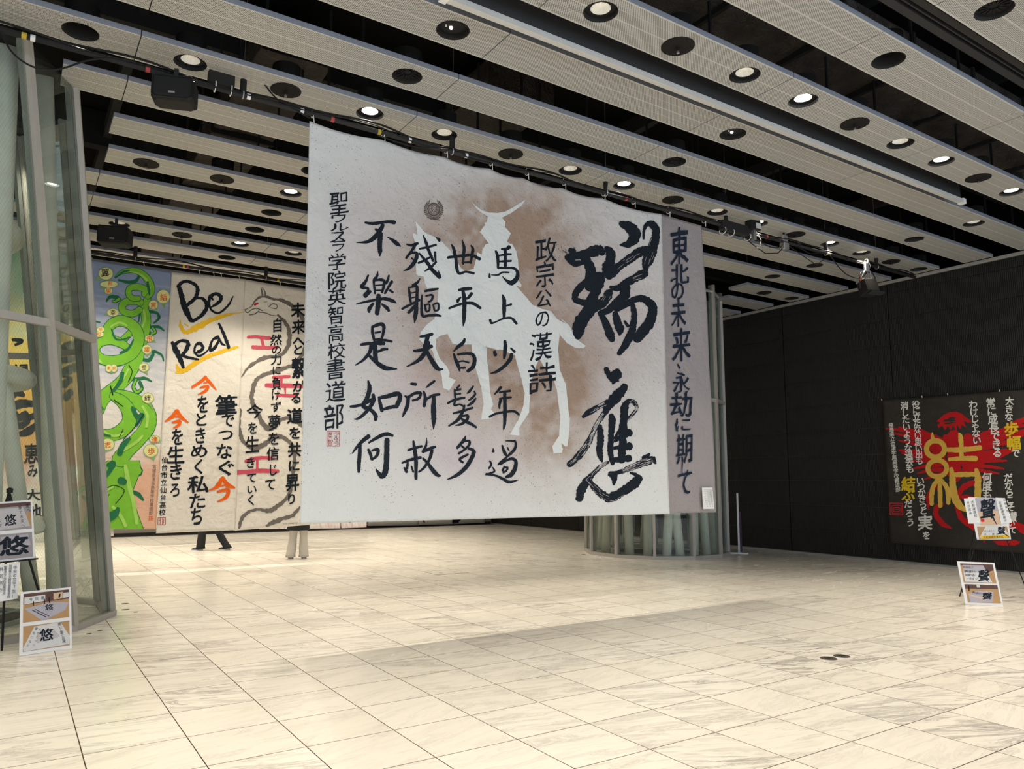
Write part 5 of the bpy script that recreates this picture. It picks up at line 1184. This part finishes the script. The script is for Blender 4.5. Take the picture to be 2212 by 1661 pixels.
for x, y, lab in ((271, 1317, 'larger tarnished floor disc beside the left glass shaft'), (192, 1369, 'small dark floor stud in front of the left shaft'), (216, 1362, 'tiny dark floor stud next to the left shaft kerb'), (293, 1322, 'small brownish floor stud right of the left shaft'), (270, 1304, 'tiny brass floor stud behind the larger disc'),
                 (1261, 1198, 'floor disc left of the far glass shaft'), (1296, 1203, 'floor disc before the far shaft, left side'), (1597, 1199, 'floor disc right of the far glass shaft')):
    q = at(x, y, 2, 0); m = MB(); r = .05 if 'larger' in lab or y < 1250 else .028; m.lathe([(0, .003), (r*.9, .003), (r, -.003)], 18); tag(m.build('floor_stud', 'metal_disc', None, (q.x, q.y, 0)), lab, 'floor stud', 'floor studs')
M['purple'] = simple('purple_cloth', (.05, .02, .06), .7)
# slim white upright by the far shaft
q = at(1574, 1196, 2, 0); t = tag(empty('sign_stand', (q.x+.22, q.y-.12, 0), -.9), 'slim white banner stand seen edge on beside the far glass shaft', 'stand')
m = MB(); m.box((-.02, -.014, .02), (.02, .014, 1.38)); m.build('upright', 'white_metal', t); m = MB(); m.box((-.2, -.08, 0), (.2, .08, .03)); m.build('foot_plate', 'white_metal', t); m = MB(); m.box((.02, .01, .04), (.07, .03, .95)); m.build('rolled_panel', 'purple', t)

# ------------------------------------------------------------------ photo boards and easels
M['photo_wood'] = simple('photo_wood', (.46, .27, .12), .6, var=.2); M['photo_dark'] = simple('photo_dark', (.10, .045, .035), .6, var=.4); M['photo_sheet'] = simple('photo_sheet', (.50, .48, .50), .6, var=.1)
M['photo_grey'] = simple('photo_grey', (.30, .28, .29), .6, var=.15); M['photo_pale'] = simple('photo_pale', (.64, .64, .64), .6, var=.1); M['photo_mist'] = simple('photo_mist', (.42, .40, .46), .6, var=.06)
M['photo_peach'] = simple('photo_peach', (.66, .45, .30), .6, var=.1)
def bl(quad, u, v):
    tl, tr, br, bl_ = quad
    a = (tl[0]+(tr[0]-tl[0])*u, tl[1]+(tr[1]-tl[1])*u); b = (bl_[0]+(br[0]-bl_[0])*u, bl_[1]+(br[1]-bl_[1])*u)
    return (a[0]+(b[0]-a[0])*v, a[1]+(b[1]-a[1])*v)
def slab(art, quad, th, name, mat, parent, lift=0.):
    f = [art.P(*q)+art.n*lift-art.o for q in quad]; b = [q-art.n*th for q in f]; m = MB()
    m.quad(f[::-1]); m.quad(b)
    for k in range(4): m.quad([f[k], f[(k+1) % 4], b[(k+1) % 4], b[k]])
    return m.build(name, mat, parent)
def photo(art, quad, parent, shapes, marks, lift=.003):
    "a printed photograph: flat coloured shapes and scribbles, uv in 0..1 of the quad"
    for i, (nm, mat, pts) in enumerate(shapes):
        art.poly('P', [bl(quad, u, v) for u, v in pts], lift+i*.0004); art.build(nm, mat, parent)
    L = lift+len(shapes)*.0004+.0004
    for it in marks:
        if it[0] == 's':
            for seg in it[1].split(';'):
                pts = [tuple(float(k) for k in p.split(',')) for p in seg.split()]
                art.stroke('P', [(*bl(quad, u, v), r) for u, v, r in pts], lift=L, rough=.2)
        elif it[0] == 'g':
            _, ch, u, v, w_, h_, of = it; x, y = bl(quad, u, v); art.cell('P', ch, x, y, w_, h_, off=of, lift=L, slant=.14)
        elif it[0] == 't':
            _, tx, u0, v0, u1, v1, sz = it
            n = len(tx)
            for i, ch in enumerate(tx):
                k = i/max(1, n-1); x, y = bl(quad, u0+(u1-u0)*k, v0+(v1-v0)*k); art.cell('P', ch, x, y, sz, off=.0, lift=L)
    art.build('photo_writing', 'ink', parent)
SQ = [(0, 0), (1, 0), (1, 1), (0, 1)]
YO = 's', '.40,.20,1.6 .36,.34,1.8 .30,.45,1;.36,.34,1.2 .36,.60,1.6;.52,.18,1 .50,.34,2 .50,.52,2;.52,.30,1.4 .66,.34,1.2 .58,.44,1;.44,.52,1.4 .66,.46,1.6 .80,.50,1;.34,.66,1.6 .36,.70,1.4;.46,.66,1.2 .56,.68,1.6 .62,.60,1'
KOE = 's', '.20,.10,1 .24,.34,1.8 .10,.44,1.2;.12,.20,1.4 .34,.12,1.2;.24,.22,1 .40,.30,1.6;.56,.08,1 .60,.22,1.6 .84,.12,1.2;.50,.30,1.4 .90,.20,1.6;.46,.42,1.2 .80,.38,1.8 .70,.48,1;.50,.52,1.4 .52,.66,1.2;.50,.52,1 .76,.46,1.6 .74,.66,1.2;.40,.66,1.4 .86,.56,1.4;.68,.40,1.4 .72,.70,2 .76,.96,1'
# left low board leaning
b0, b1 = at(41, 1418, 2, 0), at(156, 1400, 2, 0); u = (b1-b0).normalized(); nrm = Vector((u.y, -u.x, 0)); nt = (nrm*math.cos(.2)+Vector((0, 0, 1))*math.sin(.2)).normalized()
t = tag(empty('photo_board', b0), 'white board with two photographs leaning low on the floor at lower left', 'board'); a = Art(b0+Vector((0, 0, .001)), nt, None, b0)
Q = [(44.7, 1279), (153.4, 1268), (155.5, 1400), (41.5, 1417)]; slab(a, Q, .008, 'panel', 'white', t)
def sub(Q, u0, v0, u1, v1): return [bl(Q, u0, v0), bl(Q, u1, v0), bl(Q, u1, v1), bl(Q, u0, v1)]
photo(a, sub(Q, .055, .035, .955, .485), t, [('photo_floor', 'photo_wood', SQ), ('photo_wall', 'photo_dark', [(0, 0), (1, 0), (1, .33), (0, .38)]), ('photo_banners', 'photo_pale', [(.02, .12), (.48, .10), (.48, .32), (.02, .37)]), ('photo_banners', 'photo_peach', [(.66, .08), (.86, .06), (.86, .30), (.66, .31)]), ('photo_banners', 'photo_pale', [(.87, .1), (.99, .1), (.99, .27), (.87, .29)]), ('photo_sheet', 'photo_mist', [(.02, .52), (.62, .38), (.99, .46), (.92, .72), (.50, .99), (.40, .99)])],
      [('g', '悠', .56, .56, 18, 14, .03), ('s', '.46,.26,1.2 .46,.42,1.4;.56,.22,1.2 .57,.40,1.2;.22,.30,1 .22,.44,1;.80,.14,1.6 .78,.24,2;.2,.6,.8 .5,.9,.8;.26,.58,.7 .56,.88,.7'), ('t', '今伝道', .16, .22, .42, .2, 8)])
photo(a, sub(Q, .065, .545, .955, .945), t, [('photo_floor', 'photo_wood', SQ), ('photo_sheet', 'photo_pale', [(.24, .06), (.80, .0), (1, .62), (.99, .95), (.02, .99), (.0, .85)]), ('photo_wash', 'photo_sheet', [(.30, .30), (.66, .26), (.80, .60), (.30, .74)])],
      [('g', '悠', .50, .44, 30, 28, .035), ('t', '書いて繋ぐ言葉', .78, .08, .88, .8, 8), ('t', '夢をつなぐ', .28, .16, .10, .78, 7), ('t', '心ひとつに', .36, .2, .24, .78, 6)])
# left easel with board
q0 = at(72, 1330, 2, 0); c = Vector((b0.x-.25, b0.y+.32, 0)); t = tag(empty('easel', c), 'black folding easel with angled legs at the left edge', 'easel')
a = Art(Vector((b0.x, b0.y+.22, 0)), (nrm*math.cos(.12)+Vector((0, 0, 1))*math.sin(.12)), None, c)
def leg(pxa, pxb, d=.02, r=.011, nm='leg'):
    A, B = a.P(*pxa)-a.n*.02-c, a.P(*pxb)-a.n*d-c; B = A+(B-A)*(A.z/(A.z-B.z)); m = MB(); m.tube([A, B], r, 8); return m.build(nm, 'black', t)
leg((21, 1062), (104, 1340)); leg((21, 1062), (-62, 1352)); leg((21, 1062), (20, 1300), .14)
m = MB(); A, B = a.P(-25, 1218)+a.n*.025-c, a.P(80, 1207)+a.n*.025-c; m.tube([A, B], .009, 6); m.build('ledge', 'black', t)
m = MB(); A = a.P(21, 1060)-c; m.lathe([(0, -.02), (.028, -.02), (.03, .02), (0, .035)], 10, A); m.build('hinge', 'black', t)
o = a.P(-10, 1217); tb = tag(empty('photo_board', o), 'white board with two photographs of calligraphy standing on the left easel', 'board'); a.o = o.copy()
Q = [(-22, 1086), (69, 1080), (75.5, 1208), (-18, 1217)]; slab(a, Q, .008, 'panel', 'white', tb, .012)
photo(a, sub(Q, .03, .03, .95, .48), tb, [('photo_sheet', 'photo_grey', SQ), ('photo_wall', 'photo_dark', [(0, 0), (1, 0), (1, .13), (0, .15)]), ('photo_floor', 'photo_wood', [(.80, .42), (1, .36), (1, .92), (.96, .9)]), ('photo_wash', 'photo_sheet', [(.1, .2), (.8, .18), (.96, .9), (.1, .98)])],
      [('g', '悠', .46, .62, 26, 26, .03), ('t', '筆で未来へ', .72, .2, .78, .86, 8), ('t', '夢いちず', .14, .3, .2, .8, 8), ('t', '道へ', .92, .14, .94, .3, 9)], .015)
photo(a, sub(Q, .03, .54, .95, .955), tb, [('photo_sheet', 'photo_grey', SQ), ('photo_wash', 'photo_mist', [(.2, .1), (.9, .05), (.95, .5), (.3, .8)])],
      [('g', '悠', .52, .48, 66, 44, .04)], .015)
o = a.P(0, 1240); ts = tag(empty('handwritten_sheet', o), 'white sheet with handwritten columns hung below the board on the left easel', 'paper'); a.o = o.copy()
slab(a, [(-12, 1221), (42, 1214), (36, 1293), (-14, 1302)], .0015, 'paper', 'white', ts, .02)
for tx, x0, y0, x1, y1, s2 in (('中央の文字「悠」', 31, 1226, 27, 1286, 8.5), ('秋田県立大館桂桜高等学校', 21, 1223, 17, 1289, 7), ('聖霊女子学院高等学校', 10, 1226, 7, 1282, 7), ('共同制作', 1, 1230, -1, 1275, 10)): a.col('P', tx, x0, y0, x1, y1, s2, off=-.01, lift=.023)
a.build('handwriting', 'ink', ts)
# right low board
b0, b1 = at(2086, 1306.5, 2, 0), at(2167, 1308.5, 2, 0); u = (b1-b0).normalized(); nrm = Vector((u.y, -u.x, 0)); nt = (nrm*math.cos(.30)+Vector((0, 0, 1))*math.sin(.30)).normalized()
t = tag(empty('photo_board', b0), 'white board with two photographs leaning low on the floor at right', 'board'); a = Art(b0+Vector((0, 0, .001)), nt, None, b0)
Q = [(2067.5, 1212.5), (2148, 1215.5), (2167.5, 1308.5), (2086, 1306)]; slab(a, Q, .008, 'panel', 'white', t)
photo(a, sub(Q, .065, .045, .94, .485), t, [('photo_floor', 'photo_wood', SQ), ('photo_wall', 'photo_dark', [(0, 0), (1, 0), (1, .30), (.74, .45), (.6, .1), (0, .1)]), ('photo_sheet', 'photo_pale', [(.07, .08), (.70, .06), (.88, .96), (.04, .96)]), ('photo_wash', 'photo_mist', [(.07, .08), (.70, .06), (.76, .40), (.06, .44)])],
      [('g', '聲', .66, .60, 26, 26, .03), ('s', '.70,.76,1 .76,.92,.8'), ('t', '明日を信じて', .10, .2, .36, .2, 5), ('t', '夢を語ろう', .12, .42, .40, .42, 6), ('t', '笑顔の道へ', .12, .6, .40, .6, 6), ('t', '一歩ずつ', .14, .78, .40, .78, 6)])
photo(a, sub(Q, .075, .525, .95, .945), t, [('photo_floor', 'photo_wood', SQ), ('photo_wall', 'photo_dark', [(0, 0), (1, 0), (1, .22), (0, .25)]), ('photo_banners', 'photo_pale', [(.36, .03), (.46, .03), (.46, .16), (.36, .17)]), ('photo_sheet', 'photo_mist', [(.06, .52), (.34, .34), (.84, .36), (.74, .98), (.06, .96)]), ('photo_wash', 'photo_peach', [(.06, .54), (.60, .76), (.56, .86), (.06, .60)])],
      [('g', '聲', .62, .62, 22, 16, .03), ('s', '.12,.10,1.2 .10,.34,1.2'), ('t', '夢を語ろう', .22, .44, .44, .5, 5)])
# right easel
c = Vector((b0.x+.45, b0.y+.62, 0)); nr = Vector((-.62, -.78, 0)).normalized(); ne = (nr*math.cos(.10)+Vector((0, 0, 1))*math.sin(.10)).normalized()
t = tag(empty('easel', c), 'black folding easel with thin legs in front of the black wall banner', 'easel'); a = Art(c, ne, None, c)
leg((2140, 1074), (2211, 1253), r=.008); leg((2140, 1074), (2086, 1250), r=.008); leg((2120, 1074), (2113, 1235), .35, r=.008)
m = MB(); A, B = a.P(2106, 1167)+a.n*.025-c, a.P(2184, 1167)+a.n*.025-c; m.tube([A, B], .009, 6); m.build('ledge', 'black', t)
o = a.P(2140, 1166); tb = tag(empty('photo_board', o), 'white board with poster of one large character standing on the right easel', 'board'); a.o = o.copy()
Q = [(2091, 1074), (2170, 1076), (2183, 1165), (2110, 1166)]; slab(a, Q, .008, 'panel', 'white', tb, .012)
QP = [(2105.5, 1075.5), (2148, 1075.5), (2161, 1134.5), (2117, 1135)]
photo(a, QP, tb, [('poster_sky', 'photo_mist', SQ), ('poster_glow', 'photo_peach', [(0, .52), (1, .46), (1, 1), (0, 1)]), ('poster_seal', 'bright_red', [(.05, .78), (.22, .76), (.24, .86), (.08, .88)])], [('g', '聲', .52, .40, 34, 46, .03), ('s', '.68,.60,1.6 .72,.82,1.4 .80,.96,.8')], .016)
photo(a, [(2109.5, 1137.5), (2174, 1137), (2180, 1162), (2114.5, 1165)], tb, [('photo_floor', 'photo_wood', SQ), ('photo_sheet', 'photo_pale', [(.28, .02), (.86, .0), (1, .75), (.98, .98), (.05, .98), (.04, .8)]), ('photo_wash', 'yellow_paint', [(.08, .74), (.99, .70), (.98, .98), (.05, .98)])],
      [('g', '聲', .78, .34, 17, 17, .03), ('s', '.84,.56,1 .97,.90,.8'), ('t', '夢を語ろう', .24, .36, .52, .36, 4), ('t', '歩一鎚は', .22, .62, .62, .62, 5), ('t', '大船渡高校書道部', .18, .86, .76, .86, 5)], .016)
for lab, quad, cols in (('handwritten paper slip on the left of the right easel board', [(2080.5, 1077), (2103, 1075), (2117, 1131), (2091, 1131)], (('大船渡高校', 2099, 1084, 2106, 1114, 7), ('特別出品', 2089, 1086, 2095, 1108, 6))), ('handwritten paper slip on the right of the right easel board', [(2149, 1075), (2169.5, 1076), (2184.5, 1129), (2161, 1131)], (('国宝瑞巌寺展示', 2158, 1086, 2170, 1124, 6), ('公開制作', 2168, 1080, 2175, 1104, 5.5)))):
    o = a.P(*quad[0]); ts = tag(empty('paper_slip', o), lab, 'paper'); a.o = o.copy(); slab(a, quad, .0015, 'paper', 'white', ts, .020)
    for tx, x0, y0, x1, y1, s2 in cols: a.col('P', tx, x0, y0, x1, y1, s2, off=-.008, lift=.023)
    a.build('handwriting', 'ink', ts)

# ------------------------------------------------------------------ two visitors behind the banners
M['skin'] = simple('skin', (.62, .42, .32), .6, var=.05); M['hair'] = simple('dark_hair', (.02, .015, .012), .6)
M['trousers'] = simple('black_cloth_trousers', (.012, .012, .015), .85); M['beige'] = simple('beige_cloth', (.52, .49, .44), .85, var=.06); M['shoe'] = simple('navy_shoe', (.03, .045, .07), .6); M['shoe_heel'] = simple('shoe_heel', (.28, .25, .24), .6); M['coat'] = simple('dark_coat', (.014, .013, .016), .9)
def loft(m, secs, n=14, cap=True):
    b = len(m.v)
    for (x, y, z, rx, ry, a) in secs:
        for k in range(n):
            t_ = 2*math.pi*k/n; px, py = rx*math.cos(t_), ry*math.sin(t_)
            m.v.append((x+px*math.cos(a)-py*math.sin(a), y+px*math.sin(a)+py*math.cos(a), z))
    for i in range(len(secs)-1):
        for k in range(n): m.f.append((b+i*n+k, b+i*n+(k+1) % n, b+(i+1)*n+(k+1) % n, b+(i+1)*n+k)); m.mi.append(0)
    if cap:
        m.f.append(tuple(b+k for k in range(n))[::-1]); m.mi.append(0); m.f.append(tuple(b+(len(secs)-1)*n+k for k in range(n))); m.mi.append(0)
def person(label, loc, face, feet, knees, hip_z, top, bottom, coat_hem, flare, shoe_mat):
    "x = sideways (right of the figure), y = forward, in the figure's own frame"
    t = tag(empty('person', loc, face), label, 'person')
    V = {}; E = []; 
    def v(n, p, r): V[n] = (p, r)
    v('pelvis', (0, 0, hip_z), (.15, .11)); v('belly', (0, 0, hip_z+.16), (.135, .10)); v('chest', (0, .01, hip_z+.36), (.16, .11)); v('neck0', (0, .0, hip_z+.52), (.07, .07)); v('neck', (0, .01, hip_z+.58), (.05, .05))
    v('head0', (0, .02, hip_z+.66), (.07, .085)); v('head1', (0, .02, hip_z+.74), (.078, .095)); v('head2', (0, .01, hip_z+.81), (.065, .08))
    ch = [('pelvis', 'belly'), ('belly', 'chest'), ('chest', 'neck0'), ('neck0', 'neck'), ('neck', 'head0'), ('head0', 'head1'), ('head1', 'head2')]
    for s_, i in ((-1, 0), (1, 1)):
        v(f'h{i}', (s_*.09, 0, hip_z-.05), (.09, .09)); v(f'k{i}', knees[i], (.058, .058)); f = feet[i]; v(f'a{i}', (f[0], f[1]-.06, f[2]+.09), (.036, .04)); v(f't{i}', (f[0], f[1]+.10, f[2]+.035), (.036, .025))
        ch += [('pelvis', f'h{i}'), (f'h{i}', f'k{i}'), (f'k{i}', f'a{i}'), (f'a{i}', f't{i}')]
        sh = (s_*.17, 0, hip_z+.47); el = (s_*.22, -.03, hip_z+.20); wr = (s_*.22, .08, hip_z-.02)
        v(f's{i}', sh, (.055, .055)); v(f'e{i}', el, (.038, .038)); v(f'w{i}', wr, (.026, .026)); v(f'p{i}', (wr[0], wr[1]+.02, wr[2]-.06), (.034, .018))
        ch += [('chest', f's{i}'), (f's{i}', f'e{i}'), (f'e{i}', f'w{i}'), (f'w{i}', f'p{i}')]
        for q, (dx, l) in enumerate(((-.024, .06), (-.008, .072), (.008, .068), (.022, .052))):
            v(f'f{i}{q}', (wr[0]+dx*.3, wr[1]+.02+dx, wr[2]-.10), (.009, .009)); v(f'g{i}{q}', (wr[0]+dx*.3, wr[1]+.03+dx, wr[2]-.10-l), (.007, .007)); ch += [(f'p{i}', f'f{i}{q}'), (f'f{i}{q}', f'g{i}{q}')]
        v(f'u{i}', (wr[0]-s_*.02, wr[1]+.055, wr[2]-.07), (.010, .010)); v(f'U{i}', (wr[0]-s_*.025, wr[1]+.07, wr[2]-.11), (.008, .008)); ch += [(f'p{i}', f'u{i}'), (f'u{i}', f'U{i}')]
    names = list(V); me = bpy.data.meshes.new('body'); me.from_pydata([V[n][0] for n in names], [(names.index(a_), names.index(b_)) for a_, b_ in ch], [])
    o = link('body', me, None, t); sk = o.modifiers.new('skin', 'SKIN'); o.modifiers.new('s', 'SUBSURF').levels = 1
    for n, sv in zip(names, me.skin_vertices[0].data): sv.radius = V[n][1]
    me.skin_vertices[0].data[0].use_root = True
    dg = bpy.context.evaluated_depsgraph_get(); dg.update(); m2 = bpy.data.meshes.new_from_object(o.evaluated_get(dg)); o.modifiers.clear(); o.data = m2; m2.materials.clear(); m2.materials.append(M['skin'])
    for p_ in m2.polygons: p_.use_smooth = True
    hz = hip_z+.74
    m = MB(); m.lathe([(.0, .125), (.045, .115), (.08, .07), (.092, .0), (.086, -.05), (.07, -.09)], 16, (0, -.005, hz)); me = m.mesh('hair'); 
    for vv in me.vertices:
        if vv.co.y > .05 and vv.co.z < hz+.05: vv.co.y = .05
    link('hair', me, 'hair', t, smooth=True)
    for s_ in (-1, 1):
        m = MB(); m.lathe([(0, -.009), (.008, -.005), (.011, 0), (.008, .005), (0, .009)], 8, (s_*.032, .108, hz)); m.build('eye', 'black', t)
        m = MB(); loft(m, [(s_*.088, .01, hz-.03, .008, .012, 0), (s_*.094, .01, hz, .010, .02, 0), (s_*.09, .01, hz+.03, .006, .014, 0)], 8); m.build('ear', 'skin', t, smooth=True)
    m = MB(); loft(m, [(0, .115, hz-.045, .016, .014, 0), (0, .112, hz-.02, .010, .014, 0), (0, .10, hz+.01, .007, .010, 0)], 8); m.build('nose', 'skin', t, smooth=True)
    m = MB(); loft(m, [(0, .105, hz-.078, .024, .008, 0), (0, .108, hz-.068, .026, .008, 0)], 8); m.build('mouth', 'seal_red', t)
    # clothes
    m = MB(); loft(m, [(0, 0, hip_z-.06, .19, .14, 0), (0, 0, hip_z+.05, .18, .135, 0), (0, 0, hip_z+.14, .16, .12, 0)]); m.build('waist', bottom, t, smooth=True)
    for i in (0, 1):
        f, k_ = feet[i], knees[i]; s_ = -1 if i == 0 else 1; m = MB(); hem = f[2]+.045
        loft(m, [(f[0], f[1]-.05, hem, flare*.92, flare, 0), (f[0]*.95+k_[0]*.05, f[1]*.9+k_[1]*.1-.04, hem+.06, flare*.85, flare*.93, 0), ((f[0]+k_[0])/2, (f[1]-.05+k_[1])/2, (f[2]+k_[2])/2, (flare+.075)/2, (flare+.085)/2, 0), (k_[0], k_[1], k_[2], .078, .085, 0), ((k_[0]+s_*.09)/2, k_[1]/2, (k_[2]+hip_z-.03)/2, .095, .10, 0), (s_*.09, 0, hip_z-.03, .10, .12, 0)], 16)
        m.build('trouser_leg', bottom, t, smooth=True)
        m = MB(); loft(m, [(f[0], f[1]+.035, f[2]+.0, .048, .135, 0), (f[0], f[1]+.035, f[2]+.02, .05, .137, 0), (f[0], f[1]+.03, f[2]+.05, .046, .12, 0), (f[0], f[1]-.02, f[2]+.075, .04, .075, 0), (f[0], f[1]-.05, f[2]+.10, .036, .045, 0)]); sh = m.build('shoe', shoe_mat, t, smooth=True)
        m = MB(); loft(m, [(f[0], f[1]+.035, f[2]+.001, .051, .14, 0), (f[0], f[1]+.035, f[2]+.018, .052, .141, 0)]); m.build('sole', 'white', sh)
        m = MB(); loft(m, [(f[0], f[1]-.065, f[2]+.02, .051, .042, 0), (f[0], f[1]-.065, f[2]+.07, .044, .04, 0)]); m.build('heel_cap', 'shoe_heel', sh, smooth=True)
    m = MB(); z0 = coat_hem
    loft(m, [(0, 0, z0, .24, .18, 0), (0, 0, (z0+hip_z)/2+.02, .225, .165, 0), (0, 0, hip_z+.12, .19, .14, 0), (0, 0, hip_z+.34, .215, .15, 0), (0, 0, hip_z+.47, .20, .12, 0), (0, 0, hip_z+.53, .08, .07, 0)], 20, cap=False); m.build('coat' if coat_hem < .8 else 'sweater', top, t, smooth=True)
    for i, s_ in ((0, -1), (1, 1)):
        m = MB(); m.tube([(s_*.16, 0, hip_z+.47), (s_*.205, -.01, hip_z+.36), (s_*.225, -.03, hip_z+.20), (s_*.222, .07, hip_z+.01)], [.068, .06, .052, .045], 12); m.build('sleeve', top, t, smooth=True)
    return t
d_ = -_r; wa = math.atan2(d_.y, d_.x)-math.pi/2      # walking to the left of the picture
mid = (at(428, 1189, 2, 0)+at(484, 1188, 2, 0))/2; ln = (at(428, 1189, 2, 0)-at(484, 1188, 2, 0)).length
person('person walking in black trousers and navy shoes behind the Be Real banner', (mid.x, mid.y, 0), wa, [(.08, -ln/2-.02, 0), (-.08, ln/2-.02, 0)], [(.08, -.10, .47), (-.08, .20, .48)], .90, 'coat', 'trousers', .84, .105, 'shoe')
q = at(642, 1207, 2, 0)
person('person standing in flared beige trousers and dark coat behind the dragon banner', (q.x, q.y, 0), math.atan2(_f.y, _f.x)-math.pi/2+.15, [(-.135, 0, 0), (.135, .02, 0)], [(-.10, .0, .46), (.115, .02, .47)], .88, 'coat', 'beige', .60, .115, 'black')
bpy.data.objects.remove(_fo)
